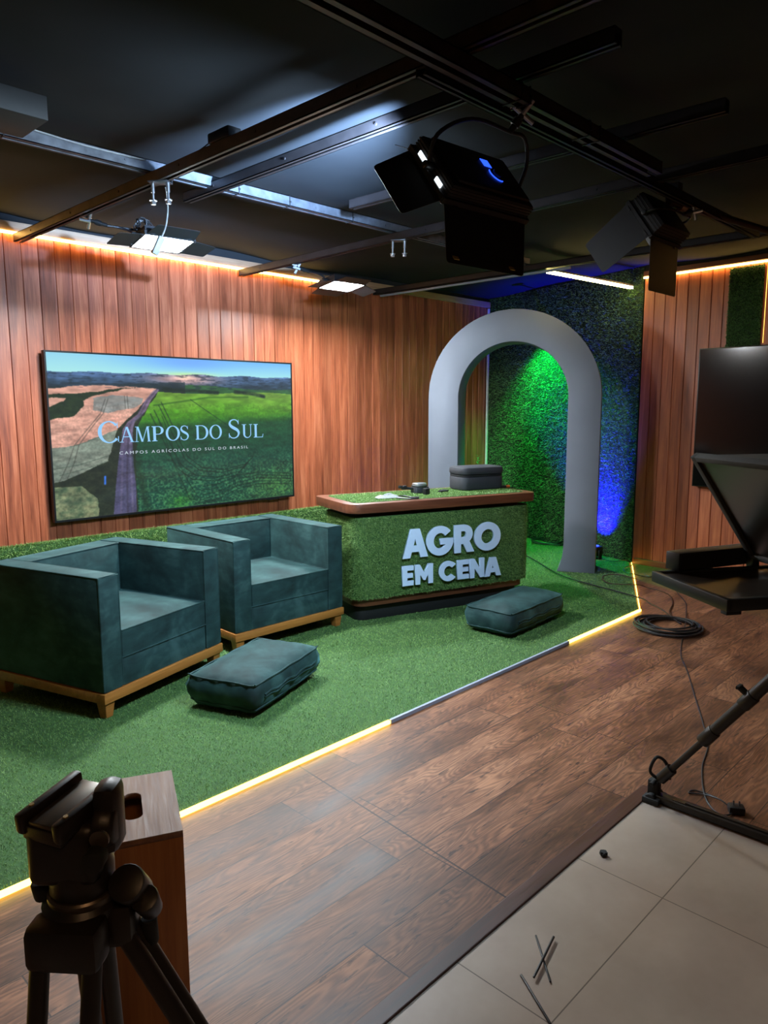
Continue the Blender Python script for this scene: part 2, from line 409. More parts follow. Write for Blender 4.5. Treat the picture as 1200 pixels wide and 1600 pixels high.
# boarded walls
def boards(L, w, z0, z1, groove=.004, dep=.008):
    bm = bmesh.new(); prof = []; x = 0
    while x < L-1e-6:
        x2 = min(x+w, L); tilt = random.uniform(-.0015, .0015)
        prof += [(x, dep), (x+groove*.5, dep), (x+groove*.5+.0035, 0+tilt), (x2-groove*.5-.0035, 0-tilt), (x2-groove*.5, dep)]
        x = x2
    prof.append((L, dep))
    a = [bm.verts.new((x, y, z0)) for x, y in prof]; b = [bm.verts.new((x, y, z1)) for x, y in prof]
    for i in range(len(a)-1): bm.faces.new((a[i], a[i+1], b[i+1], b[i]))
    ab = [bm.verts.new((0, .05, z0)), bm.verts.new((L, .05, z0))]; bb = [bm.verts.new((0, .05, z1)), bm.verts.new((L, .05, z1))]
    bm.faces.new((ab[0], ab[1], bb[1], bb[0])); bm.faces.new((a[0], ab[0], bb[0], b[0])); bm.faces.new((a[-1], b[-1], bb[1], ab[1]))
    bm.faces.new(b+bb[::-1]); bm.faces.new(a[::-1]+ab)
    return bm
o = struct('wall_left', boards(CA[0]+1.6, .112, 0, 2.70), 'wall_wood'); o.location = (-1.6, WY, 0)
RL = 5.75
o = struct('wall_right', boards(RL, .104, 0, 2.70), 'right_wood'); o.location = (6.668, 3.118, 0); o.rotation_euler = (0, 0, math.atan2(rdir.y, rdir.x))
wr_q = o.rotation_euler.z
def RW(s, off, z):      # point along the right wall: s from its left end, off in front of it
    return Vector((6.668, 3.118, 0))+Vector((rdir.x, rdir.y, 0))*s+Vector((rdir.y, -rdir.x, 0))*off*1.0+Vector((0, 0, z))
# upper wall strips above the boards
bm = bmesh.new(); bx(-1.6, 7.34, WY-.03, WY+.05, 2.672, 2.735, .003, bm); struct('trim_3', bm, 'pale_trim')
bm = bmesh.new(); bx(-1.6, 7.34, WY, WY+.05, 2.70, 2.95, 0, bm); struct('wall_left_top', bm, 'fabric_black')
def wallbox(name, mat, s0, s1, o0, o1, z0, z1, bev=0, st=True):
    bm = bmesh.new(); bx(s0, s1, -o1, -o0, z0, z1, bev, bm)
    ob = (struct if st else obj)(name, bm, mat); ob.location = (6.668, 3.118, 0); ob.rotation_euler = (0, 0, wr_q); return ob
# the wall's local +y points out of the room when x runs along it towards the camera -> in front is -y
wallbox('wall_right_top', 'fabric_black', 0, RL, -.05, .0, 2.70, 2.95)
wallbox('trim_4', 'walnut', 0, RL, 0, .03, 2.685, 2.73, .003)
wallbox('baseboard_right', 'walnut', 0.02, RL, 0, .018, 0, .055, .003)
# grass wall at the back
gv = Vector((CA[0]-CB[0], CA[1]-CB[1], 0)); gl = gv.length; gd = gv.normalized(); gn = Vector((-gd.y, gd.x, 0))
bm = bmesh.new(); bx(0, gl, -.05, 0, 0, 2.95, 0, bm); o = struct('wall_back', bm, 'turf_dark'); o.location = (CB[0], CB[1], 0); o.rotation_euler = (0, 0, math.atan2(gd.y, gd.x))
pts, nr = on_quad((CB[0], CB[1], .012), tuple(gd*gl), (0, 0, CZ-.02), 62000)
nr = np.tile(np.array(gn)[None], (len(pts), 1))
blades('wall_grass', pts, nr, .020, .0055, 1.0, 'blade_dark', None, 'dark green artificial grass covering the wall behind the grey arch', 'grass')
# white corner strip between the boarded wall and the grass wall
bm = bmesh.new(); bx(-.012, .012, -.012, .012, .012, 2.66, .004, bm); o = struct('trim_5', bm, 'edge_white'); o.location = (CA[0]-.035, WY-.022, 0)
# other walls, out of view, closing the room behind the camera
bm = bmesh.new(); bx(-1.7, -1.6, -2.6, 5.4, 0, 2.95, 0, bm); struct('wall_side', bm, 'rear_wall')
bm = bmesh.new(); bx(-1.7, 6.5, -2.7, -2.6, 0, 2.95, 0, bm); struct('wall_rear', bm, 'rear_wall')
# ceiling cloth, sagging between the rails
bm = bmesh.new(); NX, NY = 92, 80; g = []
for j in range(NY+1):
    row = []
    for i in range(NX+1):
        x = -1.7+9.1*i/NX; y = -2.7+8.1*j/NY
        sag = .022*math.sin((x-1.95)/1.78*2*PI)*math.sin((y-1.6)/2.0*PI)+.012*math.sin(3.1*x+1.7*y)+.007*math.sin(5.3*y-2.2*x)
        row.append(bm.verts.new((x, y, CZ+sag)))
    g.append(row)
for j in range(NY):
    for i in range(NX): bm.faces.new((g[j][i], g[j][i+1], g[j+1][i+1], g[j+1][i]))
struct('ceiling', bm, 'fabric_black', True)
bm = bmesh.new(); bx(-1.7, 7.5, -2.7, 5.45, 2.90, 2.98, 0, bm); struct('ceiling_slab', bm, 'black_matte')

# grass wainscot at the foot of the boarded wall
t = thing('grass_wainscot', 'low strip of green artificial grass along the foot of the boarded wall behind the armchairs', 'wall panel', (0, WY, .012))
bm = bmesh.new(); bx(-1.6, 7.2, -.035, -.002, 0, .53, 0, bm); obj('backing', bm, 'turf', t, False)
a, b = on_quad((1.5, -.036, .002), (3.2, 0, 0), (0, 0, .53), 22000); b = np.tile(np.array([[0, -1., 0]]), (len(a), 1))
a2, b2 = on_quad((1.5, -.036, .53), (3.2, 0, 0), (0, .034, 0), 7000); b2 = np.tile(np.array([[0, -.2, 1.]]), (len(a2), 1))
blades('grass_pile', np.vstack([a, a2]), np.vstack([b, b2]), .02, .005, 1.0, 'blade', t)

# ================================================================== LED STRIPS
def strip(name, label, p0, p1, sy, sz, mat, group='light strips of the set', cat='light strip', housing=None):
    p0, p1 = Vector(p0), Vector(p1); d = p1-p0
    t = thing(name, label, cat, p0, math.atan2(d.y, d.x), group); L = math.hypot(d.x, d.y)
    if housing: bm = bmesh.new(); bx(0, L, housing[0], housing[1], housing[2], housing[3], 0, bm); obj('profile', bm, housing[4], t, False)
    bm = bmesh.new(); bx(0, L, -sy/2, sy/2, -sz/2, sz/2, 0, bm); obj('diffuser', bm, mat, t, False); return t
strip('led_strip', 'long warm glowing strip along the top of the boarded wall above the television', (-1.5, WY-.028, 2.662), (4.62, WY-.028, 2.662), .016, .016, 'led_warm')
yb = 2.298
strip('led_strip', 'bright yellow glowing strip under the carpet edge beside the plywood box', (-1.5, yb, .010), (2.40, yb, .010), .014, .016, 'led_edge')
strip('led_profile', 'unlit blue grey light channel in the middle of the carpet edge', (2.405, yb, .010), (4.06, yb, .010), .014, .018, 'led_off')
strip('led_strip', 'yellow glowing strip at the carpet corner next to the coiled cable', (4.065, yb, .010), (C0[0], yb, .010), .014, .016, 'led_edge')
strip('led_strip', 'thin amber glow under the short slanted carpet edge meeting the right wall', (C0[0]+.012, C0[1]+.022, .007), (C1[0]-.01, C1[1]-.005, .007), .006, .010, 'led_edge')
p0, p1 = RW(.0, .020, 2.672), RW(1.9, .020, 2.672)
strip('led_strip', 'warm glowing strip along the top of the right boarded wall', p0, p1, .014, .014, 'led_warm')
b0, b1 = Vector((5.40, 3.36, 2.60)), Vector((6.66, 3.24, 2.60))
strip('led_bar', 'bright yellow white light bar at the ceiling above the grass wall', b0, b1, .03, .02, 'led_bar', housing=(-.017, .017, .0102, .026, 'led_off'))
strip('led_profile', 'thin pale unlit light channel running along the ceiling to the glowing bar', (5.34, 5.22, 2.594), (5.34, 3.12, 2.594), .022, .016, 'led_off')

# ================================================================== CEILING RAILS
def rail(label, p0, p1, w, h, mat, lip=None):
    """open steel channel with folded lips; origin at its start"""
    p0, p1 = Vector(p0), Vector(p1); d = p1-p0; L = d.length
    bm = bmesh.new(); th = .004
    bx(0, L, -w/2, w/2, h-th, h, 0, bm); bx(0, L, -w/2, -w/2+th, 0, h, 0, bm); bx(0, L, w/2-th, w/2, 0, h, 0, bm)
    bx(0, L, -w/2, -w/2+w*.32, 0, th, 0, bm); bx(0, L, w/2-w*.32, w/2, 0, th, 0, bm)
    for k in range(int(L/.6)): cyl(bm, (.3+k*.6, -w/2-.003, h*.5), (.3+k*.6, -w/2, h*.5), .006, seg=10)
    o = obj('ceiling_rail', bm, mat, None, False); o.location = p0; o.rotation_euler = (0, 0, math.atan2(d.y, d.x))
    return tag(o, label, 'rail', 'steel rails of the lighting grid')
rail('brown steel rail crossing to the boarded wall, holding the left lit panel', (1.95, 5.30, 2.60), (1.95, -.6, 2.60), .055, .05, 'rail_brown')
rail('dark rail second from the left running towards the boarded wall', (2.30, 3.75, 2.63), (2.30, 1.2, 2.63), .05, .05, 'rail_dark')
rail('short dark rail behind the large hanging lamp with the blue display', (3.04, 3.2, 2.63), (3.10, 1.15, 2.63), .05, .05, 'rail_dark')
rail('dark rail holding the right lit panel by the boarded wall', (3.74, 5.30, 2.60), (3.66, .6, 2.60), .05, .05, 'rail_dark')
rail('dark rail nearest the right wall above the thin pale light channel', (5.34, 5.30, 2.612), (5.34, .4, 2.612), .055, .05, 'rail_dark')
rail('galvanized rail with a thin wire, parallel to the boarded wall', (-1.5, 3.50, 2.655), (5.30, 3.50, 2.655), .06, .055, 'galv')
rail('long double channel rail overhead, nearest to the camera', (-.5, 1.56, 2.545), (3.38, 1.56, 2.545), .075, .05, 'rail_brown')
rail('dark rail close behind the nearest double channel rail', (1.93, 1.70, 2.575), (5.2, 1.70, 2.575), .045, .045, 'rail_dark')

def hang(name, label, cat, bm_list, loc, group=None):
    t = thing(name, label, cat, loc, 0, group)
    for nm, b, mt in bm_list: obj(nm, b, mt, t)
    return t
# beam end upper left
bm = bmesh.new(); bx(0, 1.9, 0, .27, 0, .09, .004, bm); o = obj('ceiling_beam', bm, 'black_matte'); o.location = (-.63, 3.05, 2.61); tag(o, 'blunt end of a dark beam under the ceiling at the upper left', 'beam')
# driver box
t = thing('power_adapter', 'small black adapter box fixed on top of the brown rail', 'adapter', (1.95, 2.86, 2.651))
bm = bmesh.new(); bx(-.035, .035, -.08, .08, 0, .045, .006, bm); obj('housing', bm, 'black_plastic', t)
bm = bmesh.new(); tube(bm, spline([(0, .08, .02), (.01, .13, .03), (0, .2, .012), (.0, .32, .004)]), .003); obj('cord', bm, 'cable', t)
# hanging bolt pairs
def bolts(label, loc, rot):
    t = thing('rail_clamp', label, 'clamp', loc, rot, 'steel clamps with two hanging bolts')
    bm = bmesh.new(); bx(-.05, .05, -.034, .034, -.006, -.0005, .001, bm); bx(-.05, -.044, -.034, -.031, -.006, .05, 0, bm); obj('bracket', bm, 'galv', t)
    for s in (-1, 1):
        bm = bmesh.new(); cyl(bm, (s*.04, 0, -.095), (s*.04, 0, -.0055), .006, seg=12); cyl(bm, (s*.04, 0, -.05), (s*.04, 0, -.006), .009, seg=12)
        cyl(bm, (s*.04, 0, -.105), (s*.04, 0, -.09), .013, seg=6); cyl(bm, (s*.04, 0, -.088), (s*.04, 0, -.084), .018, seg=16)
        obj('bolt', bm, 'steel', t)
bolts('steel clamp with two hanging bolts near the left lit panel', (1.95, 3.42, 2.60), PI/2+.6)
bolts('steel clamp with two hanging bolts left of the large hanging lamp', (3.70, 3.45, 2.60), PI/2+.6)
# wire on galvanized rail
bm = bmesh.new(); tube(bm, spline([(-.6, 3.462, 2.715), (.6, 3.46, 2.70), (1.2, 3.455, 2.708), (1.6, 3.46, 2.695), (1.9, 3.462, 2.70)]), .004, 6)
tag(obj('wire', bm, 'cable_white'), 'thin grey wire lying along the galvanized ceiling rail', 'wire')
# ties on rails
TIES = [(1.25, 3.50, 2.655, .066, .062), (2.45, 3.50, 2.655, .066, .062), (2.80, 3.50, 2.655, .066, .062), (3.3, 3.50, 2.655, .066, .062), (2.25, 1.56, 2.545, .081, .056), (2.30, 1.56, 2.545, .081, .056), (2.72, 1.56, 2.545, .081, .056), (2.80, 1.56, 2.545, .081, .056)]
where = ['around the galvanized rail above the boarded wall\'s left part', 'around the galvanized rail right of the brown rail crossing', 'second around the galvanized rail right of the crossing', 'third around the galvanized rail right of the crossing',
         'first around the nearest double rail from the left', 'second around the nearest double rail from the left', 'third around the nearest double rail from the left', 'last around the nearest double rail, closest to the lamp']
for (x, y, z, w, h), wh in zip(TIES, where):
    bm = bmesh.new(); th = .003; ww = .006
    bx(-ww/2, ww/2, -w/2, w/2, -th, 0, 0, bm); bx(-ww/2, ww/2, -w/2, w/2, h-th, h, 0, bm); bx(-ww/2, ww/2, -w/2, -w/2+th, 0, h, 0, bm); bx(-ww/2, ww/2, w/2-th, w/2, 0, h, 0, bm)
    bx(-.005, .005, -w/2-.006, -w/2+.001, h*.3, h*.3+.008, 0, bm)
    o = obj('cable_tie', bm, 'black_plastic', None, False); o.location = (x, y, z-.001); tag(o, 'black zip tie '+wh, 'cable tie', 'zip ties on the ceiling rails')

# ================================================================== STUDIO LAMPS
def basis(fwd, roll=0):
    q = Vector(fwd).normalized().to_track_quat('-Z', 'Y'); return q @ Quaternion((0, 0, 1), roll)
def flap_bm(w0, w1, L, th=.002):
    """trapezoid flap from hinge (y=0) to y=L with rounded corners"""
    r = .012; bm = bmesh.new()
    pts = [(-w0/2, 0), (w0/2, 0), (w1/2, L-r), (w1/2-r*.3, L-r*.3), (w1/2-r, L), (-w1/2+r, L), (-w1/2+r*.3, L-r*.3), (-w1/2, L-r)]
    prism(bm, pts, -th/2, th/2); return bm
def lamp(name, label, loc, fwd, roll, W, H, D, emis, flaps, rail_pt, group=None, back_bits=True, clamp_mat='steel', yoke_r=.03, yaxis=None):
    z_ = -Vector(fwd).normalized(); x_ = Vector(roll); x_ = (x_-z_*x_.dot(z_)).normalized(); y_ = z_.cross(x_)
    q = Matrix((x_, y_, z_)).transposed().to_quaternion(); t = thing(name, label, 'studio light', loc, 0, 'studio lamps on the lighting grid', q)
    bm = bmesh.new(); bx(-W/2, W/2, -H/2, H/2, 0, D, .008, bm)
    for k in range(4): bx(-W/2-.002, W/2+.002, -H/2-.002, H/2+.002, D*.2+k*D*.18, D*.2+k*D*.18+.006, 0, bm)
    obj('housing', bm, 'flap', t)
    bm = bmesh.new(); th = .012
    bx(-W/2-th, W/2+th, H/2, H/2+th, -.012, .012, .002, bm); bx(-W/2-th, W/2+th, -H/2-th, -H/2, -.012, .012, .002, bm); bx(-W/2-th, -W/2, -H/2, H/2, -.012, .012, .002, bm); bx(W/2, W/2+th, -H/2, H/2, -.012, .012, .002, bm)
    obj('front_frame', bm, 'flap', t, False)
    bm = bmesh.new(); bx(-W/2+.006, W/2-.006, -H/2+.006, H/2-.006, -.006, -.001, 0, bm); obj('diffuser', bm, emis, t, False)
    # flaps: side, opening angle from the face plane (90 = straight ahead)
    for side, ang, L, f in flaps:
        if side in 'TB': w0 = W; o_ = (0, (H/2+th) if side == 'T' else -(H/2+th), -.008); rz = 0 if side == 'T' else PI
        else: w0 = H; o_ = ((W/2+th) if side == 'R' else -(W/2+th), 0, -.008); rz = -PI/2 if side == 'R' else PI/2
        fb = flap_bm(w0, w0*f, L); 
        bmesh.ops.transform(fb, matrix=T(*o_) @ RZ(rz) @ RX(-ang), verts=fb.verts)
        for sgn in (-1, 1):
            tmp = bmesh.new(); box(tmp, (sgn*w0*.38, .004, .0), (.03, .012, .008), .002); merge(fb, tmp, T(*o_) @ RZ(rz) @ RX(-ang))
        obj('barn_door', fb, 'flap', t, False)
    # yoke and clamp (world -> local)
    qi = q.inverted(); lp = qi @ (Vector(rail_pt)-Vector(loc))
    side = W/2+.02
    mid = lp*.72
    bm = bmesh.new(); tube(bm, spline([(-side, 0, D*.5), (-side, mid.y*.55, D*.5+(mid.z-D*.5)*.55), (-side*.6+mid.x*.4, mid.y*.98, D*.5+(mid.z-D*.5)*.98), (mid.x, mid.y, mid.z), (side*.6+mid.x*.4, mid.y*.98, D*.5+(mid.z-D*.5)*.98), (side, mid.y*.55, D*.5+(mid.z-D*.5)*.55), (side, 0, D*.5)], 6), .007, 8); obj('yoke', bm, 'flap', t)
    for s in (-1, 1):
        bm = bmesh.new(); cyl(bm, (s*(W/2-.001), 0, D*.5), (s*(side+.02), 0, D*.5), .014, seg=14, bev=.002); obj('knob', bm, 'black_plastic', t)
    bm = bmesh.new(); cyl(bm, mid, lp*.97, .011, seg=12); dl = lp.normalized(); cyl(bm, lp*.80, lp*.88, .017, seg=12); obj('spigot', bm, 'black_plastic', t)
    bm = bmesh.new(); u = dl.orthogonal().normalized(); w = dl.cross(u)
    for s in (-1, 1): cyl(bm, lp*.93+u*s*.02, lp+dl*.03+u*s*.034, .008, seg=10)
    cyl(bm, lp*.95-w*.05, lp*.95+w*.05, .009, seg=10); cyl(bm, lp*.95+w*.045, lp*.95+w*.075, .014, seg=6); obj('clamp', bm, clamp_mat, t)
    return t
def tape(t, c, s, mat='gold'):
    bm = bmesh.new(); box(bm, c, s, 0); return obj('tape', bm, mat, t, False)

lpA = G(254, 379, 2.485); lA = lamp('studio_light', 'lit panel lamp with open flaps hanging by the brown rail at the left', lpA, (0, -.19, -1), (1, -.06, 0), .30, .20, .05, 'panel_cool',
     [('T', R_(-25), .07, .9), ('B', R_(-4), .12, .9), ('L', R_(4), .15, .9), ('R', R_(4), .15, .85)], (1.975, 4.32, 2.585))
bm = bmesh.new()
for k in range(7):
    a = random.uniform(0, 6); tube(bm, [Vector((-.10+random.uniform(-.02, .02)+.035*math.cos(q*PI/8)*(.8+.05*k), .02+.02*math.sin(q*PI/8+a), .09+.045*math.sin(q*PI/8))) for q in range(16)], .004, 6, True)
obj('cable_bundle', bm, 'cable', lA)
bm = bmesh.new(); bx(.02, .17, .075, .095, .055, .075, .002, bm); bx(.16, .175, .075, .095, .02, .12, .002, bm); obj('bracket_arm', bm, 'white_plastic', lA)
lpB = G(534, 446, 2.485); lB = lamp('studio_light', 'lit panel lamp hanging close to the boarded wall, right one of the two', lpB, (0, -.15, -1), (1, -.04, 0), .31, .20, .05, 'panel_cool_far',
     [('T', R_(5), .12, .9), ('B', R_(-3), .10, .9), ('L', R_(5), .12, .9), ('R', R_(14), .14, .85)], (3.74, 4.58, 2.585), clamp_mat='white_plastic')
# hanging adapter in front of the left panel
t = thing('inline_adapter', 'small white adapter dangling on a thin wire in front of the left lit panel', 'adapter', (2.06, 3.62, 2.39))
bm = bmesh.new(); box(bm, (0, 0, -.05), (.035, .026, .10), .006, RY(R_(22)) @ RX(R_(12))); obj('housing', bm, 'white_plastic', t)
bm = bmesh.new(); tube(bm, spline([(0, 0, 0), (.018, -.012, .05), (.012, -.05, .12), (-.03, -.12, .17), (-.06, -.165, .20)]), .004, 6); obj('cord', bm, 'cable_white', t)

# the large lamp with the blue display, and its neighbour
vb = (GD(760, 270, 2.62)); 
camf = Vector((.80, .60, 0))
lC = lamp('studio_light', 'large black lamp seen from behind with blue glowing display', GD(735, 291, 2.64), (.083*.788, .997*.788, -.616), (.997, -.083, 0), .43, .25, .06, 'panel_key',
     [('T', R_(28), .12, .9), ('B', R_(36), .19, .97), ('L', R_(38), .14, .95), ('R', R_(70), .2, .9)], (2.33, 1.56, 2.54))
for y0_, y1_ in ((.02, .085), (-.085, -.045)): obj('light_slot', bx(-.2215, -.2165, y0_, y1_, .012, .026), 'slot', lC, False)['label'] = 'bright slot in the lamp side'
qC = lC.rotation_quaternion; spt = Vector(lC.location)+qC @ Vector((-.03, .29, -.11))
spot('added_spill_spot', spt, spt+Vector((.30, 1.0, .34)), 2300, (.36, .60, 1.0), 60, 1.0, .04)  # added spot beyond the top flap, makes the bluish patch on the ceiling cloth
bm = bmesh.new(); bx(-.19, .19, -.11, .11, .055, .075, .010, bm); obj('rear_cover', bm, 'black_plastic', lC)
bm = bmesh.new(); bx(.022, .062, .022, .060, .075, .0765, 0, bm); obj('display', bm, 'lcd', lC, False)['label'] = 'blue glowing display'
bm = bmesh.new(); tube(bm, [Vector((.063+.034*math.cos(a), -.0146+.034*math.sin(a), .077)) for a in np.linspace(R_(150), R_(285), 14)], .0022, 6); obj('dial_light', bm, 'lcd', lC)['label'] = 'curved blue dial light'
bm = bmesh.new(); cyl(bm, (.063, -.0146, .074), (.063, -.0146, .088), .02, seg=20, bev=.002); obj('dial', bm, 'black_plastic', lC)
lD = lamp('studio_light', 'smaller black lamp with hanging flaps near the right boarded wall', GD(1022, 352, 4.1), (.0, .82, -.57), (1, 0, 0), .36, .23, .09, 'black_plastic',
     [('T', R_(95), .14, .9), ('B', R_(35), .27, .98), ('L', R_(88), .30, .9), ('R', R_(60), .16, .9)], (4.22, 1.70, 2.57))
# clamp tube at far right
t = thing('boom_tube', 'dark tube with pale taped joint hanging under the ceiling above the right lamp', 'tube', (4.05, 1.78, 2.60))
bm = bmesh.new(); cyl(bm, (0, 0, 0), (1.5, -.27, -.02), .02, seg=16); obj('pole', bm, 'rail_brown', t)
bm = bmesh.new(); cyl(bm, (.10, -.018, -.002), (.16, -.029, -.003), .028, seg=16); cyl(bm, (.20, -.036, -.003), (.23, -.041, -.003), .027, seg=16); obj('joint', bm, 'pale_trim', t)
bm = bmesh.new(); bx(.02, .08, -.04, .03, .01, .10, .004, bm); obj('hanger', bm, 'galv', t)
# gold tape on the flaps of the large lamp
for ch in lC.children:
    if ch.name.startswith('barn_door') and min(v.co.y for v in ch.data.vertices) < -.28:
        vs = sorted(ch.data.vertices, key=lambda v: v.co.y)[:12]; zc = sum(v.co.z for v in vs)/12; yc = sum(v.co.y for v in vs)/12
        for sx in (-.165, .135):
            tb2 = bmesh.new(); box(tb2, (sx, yc+.014, zc+.012), (.026, .026, .003), 0, None); o = obj('tape', tb2, 'gold', ch, False); o['label'] = 'gold tape square'

# ================================================================== TELEVISION ON THE LEFT WALL
TX0, TX1, TZ0, TZ1 = 2.058, 4.236, .690, 1.901; TW, TH = TX1-TX0, TZ1-TZ0
tv = thing('television', 'large television on the left boarded wall showing fields with the title CAMPOS DO SUL', 'television', (TX0, 5.27, TZ0))
bm = bmesh.new(); bx(0, TW, .004, .045, 0, TH, .004, bm); bx(.25, TW-.25, .045, .075, .2, TH-.2, .004, bm); obj('housing', bm, 'tv_frame', tv)
bm = bmesh.new(); e = .013
bx(0, TW, -.004, .01, TH-e, TH, .001, bm); bx(0, TW, -.004, .01, 0, e+.003, .001, bm); bx(0, e, -.004, .01, e, TH-e, .001, bm); bx(TW-e, TW, -.004, .01, e, TH-e, .001, bm); bx(TW*.86, TW*.92, -.004, .012, -.008, .002, .001, bm)
obj('bezel', bm, 'tv_frame', tv, False)
for sx in (.45, TW-.45): obj('wall_bracket', bx(sx-.03, sx+.03, .072, .078, .25, TH-.25), 'black_matte', tv, False)
# picture on the screen
NU, NV = 600, 338
uu, vv = np.meshgrid((np.arange(NU)+.5)/NU, (np.arange(NV)+.5)/NV)
def vnoise(x, y, seed):
    r = np.random.default_rng(seed); g = r.uniform(0, 1, (257, 257)); xi = np.floor(x).astype(int); yi = np.floor(y).astype(int)
    fx = x-xi; fy = y-yi; fx = fx*fx*(3-2*fx); fy = fy*fy*(3-2*fy); xi %= 256; yi %= 256
    return (g[yi, xi]*(1-fx)+g[yi, xi+1]*fx)*(1-fy)+(g[yi+1, xi]*(1-fx)+g[yi+1, xi+1]*fx)*fy
def fbm(x, y, seed, o=4):
    s = 0; a = .5; 
    for k in range(o): s = s+a*vnoise(x*2**k, y*2**k, seed+k); a *= .5
    return s/(1-.5**o)
def pmask(poly, soft=None): 
    wx = uu+(fbm(uu*30, vv*30, 91)-.5)*.012; wy = vv+(fbm(uu*30, vv*30, 97)-.5)*.014
    return inpoly(wx.ravel(), wy.ravel(), poly).reshape(uu.shape)
def pdist(poly, asp=1.78):
    d = np.full(uu.shape, 9.)
    for (x0, y0), (x1, y1) in zip(poly, poly[1:]):
        ax, ay, bx_, by = x0*asp, y0, x1*asp, y1; dx, dy = bx_-ax, by-ay
        t_ = np.clip(((uu*asp-ax)*dx+(vv-ay)*dy)/(dx*dx+dy*dy+1e-9), 0, 1); d = np.minimum(d, np.hypot(uu*asp-ax-t_*dx, vv-ay-t_*dy))
    return d
IMG = np.zeros((NV, NU, 3))
def lay(mask, col):
    global IMG
    a = mask.astype(float)[..., None] if mask.dtype == bool else np.clip(mask, 0, 1)[..., None]
    c = col if isinstance(col, np.ndarray) else np.array(col)[None, None]
    IMG = IMG*(1-a)+c*a
def grad(a, b, f): f = np.clip(f, 0, 1)[..., None]; return np.array(a)*(1-f)+np.array(b)*f
hor = .108+.004*np.sin(uu*31)+.006*(fbm(uu*14, vv*0, 5)-.5)-.004*uu
lay(np.ones_like(uu), grad((.42, .68, .90), (.60, .84, .86), vv/.11)); lay(np.exp(-((uu-.05)/.25)**2)*.6, np.array((.62, .84, .84))); 
lay(np.exp(-((uu-.52)/.16)**2-((vv-.02)/.05)**2)*.8, np.array((.42, .62, .93)))
lay(np.exp(-((uu-.52)/.11)**2-((vv-.105)/.016)**2)*.9, np.array((.72, .88, .60)))
hills = grad((.30, .42, .60), (.14, .21, .27), (vv-hor)/.085+(fbm(uu*22, vv*90, 11)-.5)*.9)
below = vv > hor; lay(below, hills)
lay(below*np.exp(-((uu-.50)/.13)**2-((vv-.135)/.035)**2)*.9, np.array((.86, .66, .62)))
lay(below*np.exp(-((uu-.50)/.03)**2-((vv-.122)/.012)**2)*.8, np.array((.98, .84, .70)))
mid = vv > (.175+.02*np.sin(uu*7+1)+.02*(fbm(uu*9, vv*0, 15)-.5)); lay(mid*(uu < .5)*.8, grad((.13, .19, .22), (.10, .14, .12), (vv-.17)/.05))
# right hand fields
fld = (vv > .185+.012*np.sin(uu*9)+.012*(uu > .6)*0) & (uu > .5); lay(fld, grad((.20, .36, .24), (.14, .30, .14), fbm(uu*12, vv*60, 21)))
edge = .222+.010*np.sin((uu-.4)*10)+.03*np.clip(uu-.75, 0, 1)
g1 = (vv > edge) & (uu > .27); br = np.clip((vv-edge)/.2+(fbm(uu*7, vv*20, 31)-.5)*.7, 0, 1)
green = grad((.42, .58, .20), (.24, .50, .06), br); lay(g1, green)
db = .385-.05*np.clip((uu-.5)*1.5, -1, 1)+.05*(fbm(uu*6, vv*6, 33)-.5)
dk = np.clip((vv-db)/.07, 0, 1); lay(g1*dk, grad((.09, .27, .13), (.06, .22, .17), (vv-.4)/.3))
tex = fbm(uu*150, vv*110, 41, 2); lay(g1*np.clip((vv-.55)/.3, 0, 1)*np.clip((tex-.42)*2.6, 0, .75), np.array((.24, .46, .30)))
lay(g1*np.exp(-((uu-.92)/.14)**2-((vv-.92)/.12)**2)*tex*.8, np.array((.30, .52, .22)))
lay(g1*np.exp(-((uu-.46)/.05)**2-((vv-.96)/.05)**2)*tex, np.array((.22, .55, .15)))
for b in ([(.41, .205), (.55, .212), (.64, .222)], [(.72, .215), (.80, .225), (.86, .245)]): lay(np.clip(1.5-pdist(b)/.012, 0, 1)*.9*(fbm(uu*60, vv*60, 7)+.4), np.array((.07, .13, .10)))
lay(np.clip(1.4-pdist([(.37, .31), (.48, .285), (.60, .255), (.78, .25)])/.006, 0, 1)*.55, np.array((.10, .27, .06)))
rings = [(.40, .29), (.43, .40), (.46, .52), (.50, .66), (.56, .74), (.66, .765), (.76, .735), (.80, .68)]
for k, off in enumerate((0, .018, .05, .075)):
    lay(np.clip(1.3-pdist([(x-off*.6, y+off) for x, y in rings])/.0042, 0, 1)*.7*g1, np.array((.03, .12, .08)))
for k in range(5): lay(np.clip(1.3-pdist([(.56, .87+.03*k), (.64, .86+.026*k), (.72, .815+.024*k), (.82, .80+.022*k), (.99, .83+.02*k)])/.0045, 0, 1)*.6*g1, np.array((.03, .13, .09)))
for a in ([(.385, .40), (.41, .52), (.43, .66), (.48, .86), (.50, .95)], [(.40, .38), (.425, .5), (.45, .66), (.50, .84), (.54, .95)], [(.52, .27), (.60, .36), (.70, .47), (.76, .58)]): lay(np.clip(1.3-pdist(a)/.0035, 0, 1)*.65*g1, np.array((.04, .13, .07)))
